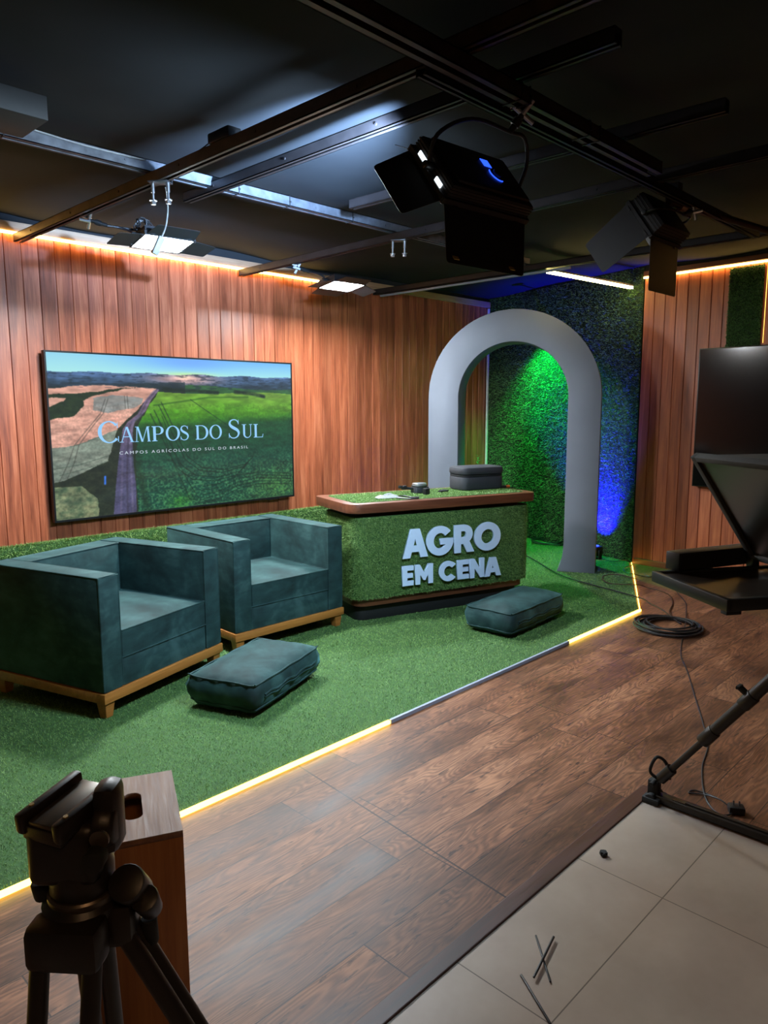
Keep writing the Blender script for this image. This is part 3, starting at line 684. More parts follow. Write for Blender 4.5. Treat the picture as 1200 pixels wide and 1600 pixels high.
# left hand wheat
roadL = [(.384, .202), (.341, .274), (.307, .364), (.267, .415), (.248, .459), (.239, .539), (.225, .664), (.212, .811), (.198, 1.0)]
wheat = [(-.01, .215), (.10, .192), (.17, .185), (.28, .19), (.385, .2)]+roadL+[(-.01, 1.01)]
lay(pmask(wheat), grad((.80, .62, .55), (.72, .52, .46), fbm(uu*18, vv*40, 51)))
lay(pmask([(-.01, .565), (.082, .55), (.151, .505), (.235, .46), (.22, .68), (.2, 1.01), (-.01, 1.01)])*.92, grad((.46, .50, .45), (.36, .44, .40), fbm(uu*16, vv*30, 55)))
lay(pmask([(.148, .34), (.15, .265), (.217, .245), (.328, .262), (.325, .3), (.291, .325), (.196, .358)])*.85, grad((.42, .49, .50), (.52, .52, .50), fbm(uu*20, vv*40, 57)))
lay(pmask([(-.01, .395), (.08, .375), (.115, .312), (.114, .284), (.135, .258), (.19, .235), (.26, .205), (.33, .195), (.24, .202), (.13, .235), (.08, .242), (-.01, .247), (-.01, .26), (.06, .268), (.05, .285), (-.01, .325)]), grad((.07, .13, .08), (.14, .20, .10), fbm(uu*60, vv*60, 61)))
for a in ([(.02, .76), (.05, .66), (.075, .55), (.12, .46), (.17, .36), (.19, .27)], [(.045, .75), (.07, .66), (.09, .55), (.135, .45), (.18, .36), (.20, .27)], [(.26, .25), (.262, .33)], [(.27, .25), (.272, .33)]): lay(np.clip(1.3-pdist(a)/.0035, 0, 1)*.6, np.array((.22, .22, .20)))
for a in ([(.0, .69), (.09, .67), (.2, .62)], [(.02, .73), (.1, .70), (.2, .655)], [(.06, .56), (.12, .53), (.17, .50), (.19, .50)]): lay(np.clip(1.2-pdist(a)/.004, 0, 1)*.5, np.array((.20, .26, .22)))
hedge = [(-.01, .775), (.039, .758), (.104, .717), (.187, .66), (.23, .458), (.308, .335), (.384, .202), (.393, .21), (.335, .36), (.30, .45), (.29, .7), (.29, 1.01), (-.01, 1.01)]
lay(pmask(hedge), grad((.07, .10, .07), (.17, .20, .13), fbm(uu*70, vv*55, 71)))
lay(pmask([(-.01, .80), (.093, .802), (.146, .897), (.143, 1.01), (-.01, 1.01)])*.95, grad((.22, .30, .22), (.52, .54, .40), fbm(uu*60, vv*45, 73)*1.6-.3))
road = roadL+[(.284, 1.0), (.287, .822), (.281, .669), (.281, .557), (.285, .46), (.297, .401), (.337, .349), (.361, .274), (.393, .21)]
lay(inpoly(uu.ravel(), vv.ravel(), road).reshape(uu.shape), grad((.46, .36, .42), (.27, .26, .38), (vv-.3)/.35))
for a, c in (([(.385, .207), (.345, .28), (.318, .37), (.275, .43), (.265, .55), (.255, .75), (.25, 1.0)], (.20, .18, .25)), ([(.39, .21), (.352, .28), (.326, .36), (.287, .42), (.272, .55), (.27, 1.0)], (.38, .36, .46)), ([(.375, .215), (.335, .29), (.302, .385), (.258, .45), (.245, .55), (.225, 1.0)], (.36, .33, .44))): lay(np.clip(1.3-pdist(a)/.008, 0, 1)*.6, np.array(c))
lay(np.clip(1.4-pdist([(.291, .62), (.305, .8), (.325, 1.0)])/.03, 0, 1)*.8*(fbm(uu*50, vv*40, 81)+.2), np.array((.07, .17, .10)))
lay(np.clip(1.5-pdist([(.1745, .755), (.173, .80)])/.006, 0, 1), np.array((.22, .48, .95)))
for a in ([(.742, .02), (.74, .10), (.736, .22)],): lay(np.clip(1.3-pdist(a)/.002, 0, 1)*.0, np.array((.9, .85, .3)))
land = (vv > hor)[..., None]
IMG = np.where(land, IMG*(.72+.56*fbm(uu*26, vv*46, 131))[..., None], IMG)
IMG = np.where(land & (vv > .3)[..., None], IMG*(.84+.32*fbm(uu*170, vv*120, 141, 2))[..., None], IMG)
lay((vv > hor)*(vv < .2)*np.clip((fbm(uu*40, vv*130, 151)-.55)*5, 0, .6), np.array((.10, .15, .20)))
pad = np.pad(IMG, ((1, 1), (1, 1), (0, 0)), 'edge'); IMG = sum(pad[a:a+NV, b:b+NU]*w_ for a, b, w_ in ((1, 1, .4), (0, 1, .1), (2, 1, .1), (1, 0, .1), (1, 2, .1), (0, 0, .05), (0, 2, .05), (2, 0, .05), (2, 2, .05)))
IMG = np.clip(IMG, 0, 1); IMGL = np.where(IMG <= .04045, IMG/12.92, ((IMG+.055)/1.055)**2.4)
me = bpy.data.meshes.new('screen'); SX0, SX1, SZ0, SZ1 = e, TW-e, e+.003, TH-e
gx = np.linspace(SX0, SX1, NU+1); gz = np.linspace(SZ1, SZ0, NV+1)
X_, Z_ = np.meshgrid(gx, gz); V_ = np.stack([X_, np.full_like(X_, .0), Z_], -1).reshape(-1, 3)
ii = (np.arange(NV)[:, None]*(NU+1)+np.arange(NU)[None]).reshape(-1); F_ = np.stack([ii, ii+NU+1, ii+NU+2, ii+1], 1)
me.vertices.add(len(V_)); me.vertices.foreach_set('co', V_.reshape(-1).astype(np.float32)); me.loops.add(F_.size); me.loops.foreach_set('vertex_index', F_.reshape(-1).astype(np.int32))
me.polygons.add(len(F_)); me.polygons.foreach_set('loop_start', np.arange(0, F_.size, 4, dtype=np.int32)); me.update()
at = me.attributes.new('picture', 'FLOAT_COLOR', 'FACE'); at.data.foreach_set('color', np.concatenate([IMGL, np.ones((NV, NU, 1))], -1).reshape(-1).astype(np.float32))
t_ = NT('screen_picture'); a_ = t_.n('ShaderNodeAttribute', attribute_name='picture'); b_ = t_.bsdf((.01, .01, .01), .12); t_.l(a_.outputs['Color'], b_.inputs['Emission Color']); b_.inputs['Emission Strength'].default_value = 1.2
me.materials.append(t_.m); scr = bpy.data.objects.new('screen', me); COL.objects.link(scr); scr.parent = tv; scr['label'] = 'bright screen with rolling fields at sunset'
M['title'] = emit('title_blue', lin((.60, .82, 1.0)), 1.0); M['subtitle'] = emit('subtitle_white', lin((.85, .90, .95)), .9)

# serif capitals made of strokes; unit = cap height
def s_quad(bm, p): bm.faces.new([bm.verts.new((x, 0, y)) for x, y in p])
def s_stem(bm, x, w, y0=0, y1=1, ser=.07, st=.035):
    s_quad(bm, [(x, y0), (x+w, y0), (x+w, y1), (x, y1)])
    if ser:
        for yy, sg in ((y0, 1), (y1, -1)): s_quad(bm, [(x-ser, yy), (x+w+ser, yy), (x+w+ser, yy+sg*st), (x+w, yy+sg*(st+.025)), (x, yy+sg*(st+.025)), (x-ser, yy+sg*st)][::1])
def s_diag(bm, x0, y0, x1, y1, w): s_quad(bm, [(x0-w/2, y0), (x0+w/2, y0), (x1+w/2, y1), (x1-w/2, y1)])
def s_arc(bm, cx, cy, rx, ry, a0, a1, thick, n=28):
    """arc whose thickness is a function of the angle (degrees)"""
    pr = None
    for k in range(n+1):
        a = R_(a0+(a1-a0)*k/n); th = thick(math.degrees(a)); o1 = (cx+rx*math.cos(a), cy+ry*math.sin(a)); i1 = (cx+(rx-th)*math.cos(a), cy+(ry-min(th, .07 if abs(math.sin(a)) > .97 else th))*math.sin(a))
        if pr: s_quad(bm, [pr[0], o1, i1, pr[1]])
        pr = (o1, i1)
def vth(mx, mn): return lambda a: mn+(mx-mn)*abs(math.cos(math.radians(a)))**1.3
def glyph(ch):
    bm = bmesh.new(); K, t = .135, .05
    if ch == 'C':
        s_arc(bm, .47, .5, .45, .515, 42, 318, vth(.15, .05)); s_quad(bm, [(.78, .68), (.82, .68), (.82, .95), (.80, .95)]); s_quad(bm, [(.80, .05), (.84, .05), (.85, .30), (.82, .30)]); w = .9
    elif ch == 'O': s_arc(bm, .47, .5, .45, .515, 0, 360, vth(.15, .045), 44); w = .94
    elif ch == 'A':
        s_diag(bm, .13, 0, .44, 1, t); s_diag(bm, .76, 0, .46, 1, K); s_quad(bm, [(.24, .33), (.62, .33), (.62, .38), (.24, .38)])
        for x in (.13, .76): s_quad(bm, [(x-.13, 0), (x+.13, 0), (x+.13, .035), (x-.13, .035)])
        w = .90
    elif ch == 'M':
        s_diag(bm, .12, 0, .18, 1, t); s_diag(bm, .98, 0, .92, 1, K); s_diag(bm, .52, 0, .22, 1, K); s_diag(bm, .53, 0, .88, 1, t)
        for x in (.12, .98): s_quad(bm, [(x-.11, 0), (x+.13, 0), (x+.13, .035), (x-.11, .035)])
        s_quad(bm, [(.05, .965), (.25, .965), (.25, 1), (.05, 1)]); s_quad(bm, [(.85, .965), (1.05, .965), (1.05, 1), (.85, 1)]); w = 1.12
    elif ch == 'P': s_stem(bm, .09, K); s_quad(bm, [(.2, .955), (.36, .955), (.36, 1), (.2, 1)]); s_quad(bm, [(.2, .44), (.36, .44), (.36, .485), (.2, .485)]); s_arc(bm, .36, .72, .27, .28, -90, 90, vth(.14, .045), 18); w = .66
    elif ch == 'D': s_stem(bm, .09, K); s_quad(bm, [(.2, .955), (.40, .955), (.40, 1), (.2, 1)]); s_quad(bm, [(.2, 0), (.40, 0), (.40, .045), (.2, .045)]); s_arc(bm, .40, .5, .45, .5, -90, 90, vth(.15, .045), 22); w = .90
    elif ch == 'L': s_stem(bm, .09, K); s_quad(bm, [(.2, 0), (.60, 0), (.60, .045), (.2, .045)]); s_quad(bm, [(.56, 0), (.60, 0), (.64, .26), (.61, .26)]); w = .68
    elif ch == 'U':
        s_stem(bm, .10, K, .3, 1, 0); s_quad(bm, [(.02, .965), (.32, .965), (.32, 1), (.02, 1)]); s_quad(bm, [(.60, .3), (.65, .3), (.65, 1), (.60, 1)]); s_quad(bm, [(.52, .965), (.74, .965), (.74, 1), (.52, 1)])
        s_arc(bm, .375, .3, .275, .315, 180, 360, lambda a: .05+.085*max(0, min(1, (290-a)/110)), 20); w = .78
    elif ch == 'S':
        P = [(.52, .80), (.44, .94), (.30, .985), (.16, .93), (.10, .78), (.17, .64), (.32, .53), (.46, .43), (.53, .28), (.47, .10), (.31, .012), (.15, .05), (.06, .20)]
        Q = spline([(x, 0, y) for x, y in P], 4); n = len(Q); pr = None
        for i, p in enumerate(Q):
            d_ = (Q[min(i+1, n-1)]-Q[max(i-1, 0)]).normalized(); nn = Vector((-d_.z, 0, d_.x)); th = .022+.055*math.exp(-((i/(n-1)-.5)/.2)**2); a_, b_ = p+nn*th, p-nn*th
            if pr: s_quad(bm, [(pr[0].x, pr[0].z), (a_.x, a_.z), (b_.x, b_.z), (pr[1].x, pr[1].z)])
            pr = (a_, b_)
        s_quad(bm, [(.50, .74), (.535, .74), (.535, .98), (.515, .98)]); s_quad(bm, [(.05, .02), (.07, .02), (.085, .27), (.05, .27)]); w = .62
    return bm, w
tb_ = bmesh.new(); SW, SH = SX1-SX0, SZ1-SZ0
def put(ch, u0, u1, v1, hgt):
    g_, w = glyph(ch); xs = [v.co.x for v in g_.verts]; a0, a1 = min(xs), max(xs); sx = (u1-u0)*SW/(a1-a0)
    for v in g_.verts: v.co = Vector((SX0+u0*SW+(v.co.x-a0)*sx, -.0012, SZ1-v1*SH+v.co.z*hgt*SH))
    merge(tb_, g_)
for ch, u0, u1, hh in (('C', .157, .232, .135), ('A', .233, .289, .098), ('M', .291, .352, .098), ('P', .357, .404, .098), ('O', .412, .470, .098), ('S', .472, .507, .098), ('D', .536, .592, .098), ('O', .597, .653, .098), ('S', .684, .736, .135), ('U', .747, .797, .098), ('L', .803, .851, .098)):
    tb_ = bmesh.new(); put(ch, u0, u1, .544, hh); obj('title_letter', tb_, 'title', scr, False)['label'] = 'pale blue title letter '+ch
def text_mesh(body, space=1.0):
    cu = bpy.data.curves.new('txt', 'FONT'); cu.body = body; cu.space_character = space; cu.resolution_u = 4
    ob = bpy.data.objects.new('txt', cu); COL.objects.link(ob); bpy.context.view_layer.update()
    me = bpy.data.meshes.new_from_object(ob.evaluated_get(bpy.context.evaluated_depsgraph_get())); bpy.data.objects.remove(ob); return me
SUB = 'CAMPOS AGR\u00cdCOLAS DO SUL DO BRASIL'
def xmax(b): me = text_mesh(b, 1.45); v = max(q.co.x for q in me.vertices); w_ = min(q.co.x for q in me.vertices); bpy.data.meshes.remove(me); return w_, v
fx0, fx1 = xmax(SUB); acc = ''
for wd in SUB.split(' '):
    a0 = xmax(acc+wd)[1]; me = text_mesh(wd, 1.45); bm = bmesh.new(); bm.from_mesh(me); bpy.data.meshes.remove(me); wx = max(v.co.x for v in bm.verts)
    for v in bm.verts: v.co = Vector((SX0+(.231+(v.co.x-wx+a0-fx0)/(fx1-fx0)*.543)*SW, -.0012, SZ1-.620*SH+v.co.y/.70*.019*SH))
    o = obj('subtitle_word', bm, 'subtitle', scr, False); o['label'] = 'small white word '+wd; acc += wd+' '

# ================================================================== ARMCHAIRS
def armchair(label, loc, rz):
    t = thing('armchair', label, 'armchair', loc, rz, 'teal velvet armchairs')
    W, D, H, a = .865, .80, .70, .125; zb = .13
    def piping(bm, pts, r=.0045): tube(bm, pts, r, 6, True)
    for s, nm in ((0, 'armrest'), (1, 'armrest')):
        x0 = 0 if s == 0 else W-a; bm = bmesh.new(); bx(x0, x0+a, 0, D, zb, H, .012, bm)
        o = obj(nm, bm, 'velvet', t)
        bm = bmesh.new(); i = .004
        piping(bm, [(x0+i, i, zb+.01), (x0+a-i, i, zb+.01), (x0+a-i, i, H-i), (x0+i, i, H-i)]); piping(bm, [(x0+i, i, H-i), (x0+a-i, i, H-i), (x0+a-i, D-i, H-i), (x0+i, D-i, H-i)]); obj('piping', bm, 'velvet', o)
    bm = bmesh.new(); bx(a+.001, W-a-.001, D-.16, D-.002, zb, H-.002, .014, bm); o = obj('backrest', bm, 'velvet', t)
    bm = bmesh.new(); piping(bm, [(a+.004, D-.156, H-.006), (W-a-.004, D-.156, H-.006), (W-a-.004, D-.006, H-.006), (a+.004, D-.006, H-.006)]); obj('piping', bm, 'velvet', o)
    bm = bmesh.new(); bx(a+.001, W-a-.001, .006, D-.16, zb, .272, .008, bm); obj('base_panel', bm, 'velvet', t)
    # crowned cushion
    bm = bmesh.new(); nx, ny = 14, 14; x0, x1, y0, y1 = a+.004, W-a-.004, .004, D-.162; top = []; bot = []
    for j in range(ny+1):
        ra, rb = [], []
        for i in range(nx+1):
            u, v = i/nx, j/ny; k = (1-(2*u-1)**4)*(1-(2*v-1)**4); x = x0+(x1-x0)*u; y = y0+(y1-y0)*v
            ra.append(bm.verts.new((x, y, .412+.022*k+.003*math.sin(9*u+7*v)*k))); rb.append(bm.verts.new((x, y, .274)))
        top.append(ra); bot.append(rb)
    for j in range(ny):
        for i in range(nx): bm.faces.new((top[j][i], top[j][i+1], top[j+1][i+1], top[j+1][i])); bm.faces.new((bot[j][i], bot[j+1][i], bot[j+1][i+1], bot[j][i+1]))
    ring = [(0, i) for i in range(nx)]+[(j, nx) for j in range(ny)]+[(ny, nx-i) for i in range(nx)]+[(ny-j, 0) for j in range(ny)]
    for (j, i), (j2, i2) in zip(ring, ring[1:]+ring[:1]): bm.faces.new((bot[j][i], bot[j2][i2], top[j2][i2], top[j][i]))
    o = obj('seat_cushion', bm, 'velvet', t, angle=50)
    bm = bmesh.new()
    for zz in (.412, .276): piping(bm, [(x0, y0, zz), (x1, y0, zz), (x1, y1, zz), (x0, y1, zz)])
    obj('piping', bm, 'velvet', o)
    bm = bmesh.new(); bx(-.006, W+.006, -.006, .05, .08, zb, .003, bm); bx(-.006, W+.006, D-.05, D+.006, .08, zb, .003, bm); bx(-.006, .045, .045, D-.045, .08, zb, .003, bm); bx(W-.045, W+.006, .045, D-.045, .08, zb, .003, bm); bx(.04, W-.04, .04, D-.04, .115, zb, 0, bm)
    obj('wooden_frame', bm, 'amber', t)
    for lx in (.035, W-.035):
        for ly in (.035, D-.035):
            bm = bmesh.new(); tb = bmesh.new(); bmesh.ops.create_cube(tb, size=1)
            for v in tb.verts:
                k = .062 if v.co.z > 0 else .044; v.co = Vector((lx+v.co.x*k, ly+v.co.y*k, .04+v.co.z*.08))
            bmesh.ops.bevel(tb, geom=tb.edges[:], offset=.003, segments=1, affect='EDGES'); merge(bm, tb); obj('leg', bm, 'amber', t)
    return t
armchair('teal velvet tub armchair nearest the camera, cut by the left picture edge', (1.462, 3.286, .012), R_(17.5))
armchair('teal velvet tub armchair between the other armchair and the grass desk', (2.440, 3.622, .012), R_(-1.0))

# ================================================================== FLOOR CUSHIONS
def cushion(label, c, rz, L, Wd, H, zip_side):
    t = thing('floor_cushion', label, 'cushion', (c[0], c[1], .02), rz, 'teal floor cushions')
    bm = bmesh.new(); n = 20; m = 14; rows = []
    # closed box-cushion: cross profile rings around z
    def outline(k, z, inset):
        pts = []
        for i in range(64):
            a = 2*PI*i/64; cx_, sx_ = math.cos(a), math.sin(a); p = 20
            r = 1/((abs(cx_)**p+abs(sx_)**p)**(1/p)); x, y = r*cx_, r*sx_
            pinch = 1-.035*(1-max(0, abs(abs(x)-abs(y)))) if False else 1
            pts.append((x*(L/2-inset), y*(Wd/2-inset), z))
        return pts
    prof = [(0.0, .10), (.004, .045), (.012, .020), (.034, .004), (.07, -.010), (.115, -.012), (.150, .004), (.158, .010), (.172, .035), (.186, .075), (.194, .12), (.197, .16)]
    rings = []
    for z, ins in prof:
        z = z/.197*H; rings.append([bm.verts.new((x+.004*math.sin(7*y*9+z*40), y+.004*math.sin(6*x*8+z*30), z+.003*math.sin(11*x+5*y))) for x, y, z in outline(0, z, ins)])
    for A, B in zip(rings, rings[1:]):
        for k in range(64): bm.faces.new((A[k], A[(k+1) % 64], B[(k+1) % 64], B[k]))
    bm.faces.new(rings[0][::-1]); bm.faces.new(rings[-1])
    o = obj('cushion_body', bm, 'velvet', t, angle=80)
    for zz, ins in ((.155/.197*H, .003), (.036/.197*H, .004)):
        bm = bmesh.new(); P = outline(0, zz, ins); tube(bm, [(x*1.004, y*1.006, z+.002*math.sin(30*x+25*y)) for x, y, z in P], .005, 6, True)
        if zz > .1:
            for i in (8, 24, 40, 56): x, y, z = P[i]; tube(bm, [(x*.99, y*.99, z), (x*1.03, y*1.04, z+.008)], [.006, .002], 6)
        obj('piping', bm, 'velvet', t)
    bm = bmesh.new(); yy = zip_side*(Wd/2+.013); tube(bm, spline([(-L*.40+L*.80*k/9, yy, .10+.006*math.sin(k*2.1)) for k in range(10)], 4), .006, 6); tube(bm, spline([(-L*.40+L*.80*k/9, yy-zip_side*.001, .085+.006*math.sin(k*2.1+.3)) for k in range(10)], 4), .005, 6); obj('zip_flap', bm, 'velvet', t)
    return t
cushion('teal velvet floor cushion on the grass in front of the armchairs', (2.190, 3.068), R_(21), .64, .40, .205, -1)
cushion('darker teal floor cushion on the grass in front of the desk', (4.165, 2.775), R_(3), .70, .36, .205, -1)

# ================================================================== DESK
DU = Vector((.9492, -.3147, 0)); DN = Vector((-.3147, -.9492, 0))      # along the front / towards the camera
drot = math.atan2(DU.y, DU.x)
dorg = DU*2.08-DN*4.425; dorg.z = 0                                      # front left foot of the grass body
desk = thing('desk', 'presenter desk clad in artificial grass with white AGRO EM CENA letters', 'desk', (dorg.x, dorg.y, .012), drot)
# local: x along the front, +y away from the camera
bw, bd = 1.505, .52; zz0, zz1 = .170, .745
bm = bmesh.new(); prism(bm, rrect(.05, bw-.05, .075, bd-.03, .07), 0, .112, bev=.002); obj('plinth', bm, 'black_matte', desk)
bm = bmesh.new(); prism(bm, rrect(.02, bw-.02, .03, bd-.01, .09), .112, zz0, bev=.003); obj('skirt', bm, 'walnut', desk)
body = rrect(0, bw, 0, bd, (.07, .07, .09, .09), 8)
bm = bmesh.new(); prism(bm, body, zz0, zz1); bo = obj('grass_cladding', bm, 'turf', desk, True, 50)
# blades over the body
P2 = np.array(body); Q2 = np.roll(P2, -1, 0); sl = np.linalg.norm(Q2-P2, axis=1); nb = 90000
k = rng.choice(len(P2), nb, p=sl/sl.sum()); f = rng.uniform(0, 1, nb)[:, None]; pp2 = P2[k]*(1-f)+Q2[k]*f; tg = (Q2-P2)[k]/sl[k][:, None]
nr = np.stack([tg[:, 1], -tg[:, 0], np.full(nb, -.25)], 1); ctr = P2.mean(0); sgn = np.sign(((pp2-ctr)*nr[:, :2]).sum(1)); nr[:, :2] *= sgn[:, None]
pts = np.concatenate([pp2, rng.uniform(zz0, zz1, nb)[:, None]], 1)
blades('grass_pile', pts, nr, .012, .0032, 1.6, 'blade', bo)
bm = bmesh.new(); prism(bm, rrect(.06, bw-.06, .06, bd-.04, .05), zz1, .778); obj('neck', bm, 'dark_wood', desk)
top = rrect(-.05, bw+.035, -.035, .60, (.05, .05, .10, .08), 8)
bm = bmesh.new(); prism(bm, top, .778, .843, bev=.004); obj('desktop', bm, 'walnut', desk)
inl = rrect(.02, bw-.035, .035, .53, .05, 6)
bm = bmesh.new(); prism(bm, inl, .8425, .8445); io = obj('grass_inlay', bm, 'turf', desk, False)
n = 16000; q = np.stack([rng.uniform(.02, bw-.035, n), rng.uniform(.035, .53, n)], 1); q = q[inpoly(q[:, 0], q[:, 1], inl)]
blades('grass_pile', np.concatenate([q, np.full((len(q), 1), .844)], 1), np.tile(np.array([[0, 0, 1.]]), (len(q), 1)), .010, .004, 1.1, 'blade', io)
# letters
def arcp(cx, cy, rx, ry, a0, a1, n=24): return [(cx+rx*math.cos(R_(a0+(a1-a0)*k/n)), cy+ry*math.sin(R_(a0+(a1-a0)*k/n))) for k in range(n+1)]
GL = {}
GL['A'] = (1.0, [[(0, 0), (.33, 1), (.67, 1), (1, 0), (.70, 0), (.645, .20), (.355, .20), (.30, 0)], [(.5, .70), (.575, .42), (.425, .42)]])
GL['G'] = (1.06, [arcp(.53, .5, .53, .52, 38, 345, 40)+[(1.06, .40), (1.06, .57), (.54, .57), (.54, .36), (.74, .36)]+arcp(.53, .5, .255, .27, -42, -322, 34)[0:]])
GL['R'] = (.84, [[(0, 0), (0, 1), (.42, 1)]+arcp(.42, .665, .36, .335, 80, -52, 16)+[(.86, 0), (.54, 0), (.38, .31), (.28, .31), (.28, 0)], [(.28, .55), (.28, .77), (.40, .77)]+arcp(.40, .66, .11, .11, 80, -80, 10)+[(.40, .55)]])
GL['O'] = (1.08, [arcp(.54, .5, .54, .52, 0, 360, 48)[:-1], arcp(.54, .5, .265, .265, 0, 360, 40)[:-1]])
GL['E'] = (.66, [[(0, 0), (0, 1), (.66, 1), (.66, .76), (.28, .76), (.28, .615), (.62, .615), (.62, .385), (.28, .385), (.28, .24), (.66, .24), (.66, 0)]])
GL['M'] = (1.0, [[(0, 0), (0, 1), (.25, 1), (.5, .56), (.75, 1), (1, 1), (1, 0), (.73, 0), (.73, .50), (.56, .20), (.44, .20), (.27, .50), (.27, 0)]])
GL['C'] = (1.0, [arcp(.53, .5, .53, .52, 40, 320, 40)+arcp(.53, .5, .255, .265, 318, 42, 30)])
GL['N'] = (.88, [[(0, 0), (0, 1), (.26, 1), (.61, .47), (.61, 1), (.88, 1), (.88, 0), (.62, 0), (.27, .53), (.27, 0)]])
def letter(ch, u0, u1, z0, h):
    w, loops = GL[ch]; cu = bpy.data.curves.new('g', 'CURVE'); cu.dimensions = '2D'; cu.fill_mode = 'BOTH'; cu.extrude = .011
    sx = (u1-u0)/w
    for lp in loops:
        sp = cu.splines.new('POLY'); sp.points.add(len(lp)-1); sp.use_cyclic_u = True
        for pt, (x, y) in zip(sp.points, lp): pt.co = (x*sx, y*h, 0, 1)
    ob = bpy.data.objects.new('g', cu); COL.objects.link(ob); bpy.context.view_layer.update()
    me = bpy.data.meshes.new_from_object(ob.evaluated_get(bpy.context.evaluated_depsgraph_get())); bpy.data.objects.remove(ob)
    bm = bmesh.new(); bm.from_mesh(me); bmesh.ops.remove_doubles(bm, verts=bm.verts, dist=1e-5); bpy.data.meshes.remove(me)
    bmesh.ops.transform(bm, matrix=T(u0-2.08, -.022, z0-.012) @ RX(PI/2), verts=bm.verts)
    o = obj('letter', bm, 'letter', desk, False); o['label'] = 'raised white letter '+ch
for ch, a, b, z, h in (('A', 2.433, 2.641, .449, .205), ('G', 2.629, 2.854, .449, .207), ('R', 2.864, 3.034, .448, .206), ('O', 3.040, 3.275, .447, .206), ('E', 2.433, 2.523, .252, .143), ('M', 2.539, 2.684, .251, .143), ('C', 2.737, 2.886, .250, .143), ('E', 2.894, 2.994, .249, .143), ('N', 3.004, 3.131, .246, .145), ('A', 3.136, 3.286, .243, .143)): letter(ch, a, b, z, h)

# ---- things on the desk
ZT = .012+.8445+.006
def dpt(px, py, dot=None, z=ZT): return G(px, py, z)
def dloc(u, n, z=ZT): v = DU*u-DN*n; return (v.x, v.y, z)
t = thing('hard_case', 'black zipped carrying case on the grass desktop', 'case', dloc(3.325, 4.80), drot)
bm = bmesh.new(); prism(bm, rrect(-.20, .20, -.115, .115, .06, 8), 0, .105, bev=.015); obj('case_base', bm, 'case', t)
bm = bmesh.new(); prism(bm, rrect(-.205, .205, -.12, .12, .065, 8), .117, .178, bev=.02); obj('case_lid', bm, 'case', t)
bm = bmesh.new(); prism(bm, rrect(-.198, .198, -.113, .113, .06, 8), .105, .117); obj('zipper', bm, 'rubber', t)
bm = bmesh.new(); bx(-.018, .018, -.004, .0, -.02, .02, .001, bm); bmesh.ops.transform(bm, matrix=T(-.168, -.0985, .05) @ RZ(R_(-45)), verts=bm.verts); lo = obj('label_tag', bm, 'black_plastic', t)
bm = bmesh.new(); bx(-.009, .008, -.0052, -.0042, -.008, .007, 0, bm); bmesh.ops.transform(bm, matrix=T(-.168, -.0985, .05) @ RZ(R_(-45)), verts=bm.verts); obj('emblem', bm, 'gold', lo, False)
t = thing('action_camera', 'round silver topped camera in a dark ring mount on the desktop', 'camera', dloc(2.785, 4.76), drot)
bm = bmesh.new(); prism(bm, rrect(-.062, .062, -.045, .045, .02), 0, .045, bev=.006); obj('body', bm, 'case', t)
bm = bmesh.new(); lathe(bm, [(.052, .045), (.054, .05), (.054, .068), (.05, .072), (.03, .074)], 28, T(-.005, 0, 0)); obj('lens_cap', bm, 'silver', t)
bm = bmesh.new(); tube(bm, [(-.005+.057*math.cos(a), .057*math.sin(a), .052) for a in np.linspace(0, 2*PI, 28, endpoint=False)], .005, 8, True); obj('ring_mount', bm, 'black_plastic', t)
bm = bmesh.new(); cyl(bm, (-.06, 0, .03), (-.115, .01, .038), .010, seg=12); box(bm, (-.13, .012, .042), (.04, .03, .03), .006); cyl(bm, (-.15, .014, .046), (-.175, .016, .05), .012, seg=12, bev=.002); obj('handle', bm, 'black_plastic', t)
bm = bmesh.new(); bx(-.022, .022, -.018, .018, 0, .045, .004, bm); o = obj('mount_block', bm, 'black_plastic'); o.location = dloc(2.765, 4.63); o.rotation_euler = (0, 0, drot+.2); tag(o, 'small black block in front of the round camera on the desktop', 'mount')
bm = bmesh.new(); g = {}
nb = 9
for j in range(nb):
    for i in range(nb):
        u, v = i/(nb-1), j/(nb-1); k = max(0, 1-((2*u-1)**2))*max(0, 1-((2*v-1)**2)); g[i, j] = bm.verts.new((-.09+.18*u, -.05+.1*v, .001+.028*k*random.uniform(.3, 1.2)))
for j in range(nb-1):
    for i in range(nb-1): bm.faces.new((g[i, j], g[i+1, j], g[i+1, j+1], g[i, j+1]))
rb = bmesh.ops.extrude_face_region(bm, geom=bm.faces[:]); 
for v in [e_ for e_ in rb['geom'] if isinstance(e_, bmesh.types.BMVert)]: v.co.z = v.co.z*.5-.001
o = obj('plastic_bag', bm, 'bag', None, True, 20); o.location = dloc(2.42, 4.59, ZT+.002); o.rotation_euler = (0, 0, drot-.1); tag(o, 'crumpled clear plastic bag lying on the left of the desktop', 'bag')
def dcable(name, label, pts, r, mat): 
    bm = bmesh.new(); P = [G(x, y, ZT+r) for x, y in pts]; tube(bm, spline(P, 6), r, 6); return tag(obj(name, bm, mat), label, 'cable')
dcable('short_strap', 'black strap on the desktop between the plastic bag and the block', [(620, 776), (632, 775), (642, 777), (655, 777)], .006, 'cable')
dcable('short_strap', 'black strap lying nearest the front edge on the desktop grass', [(619, 778), (630, 778.5), (642, 779.5), (654, 778.5)], .005, 'cable')
bm = bmesh.new(); bx(-.05, .05, -.014, .014, 0, .009, .002, bm); bx(.01, .06, .018, .05, 0, .010, .002, bm); o = obj('flat_clip', bm, 'black_plastic'); o.location = dloc(2.97, 4.72); o.rotation_euler = (0, 0, drot+.3); tag(o, 'flat black clip on the desktop left of the zipped case', 'clip')
t = thing('cable_end', 'short black connector with orange tip right of the zipped case', 'connector', dloc(3.545, 4.70), drot+.3)
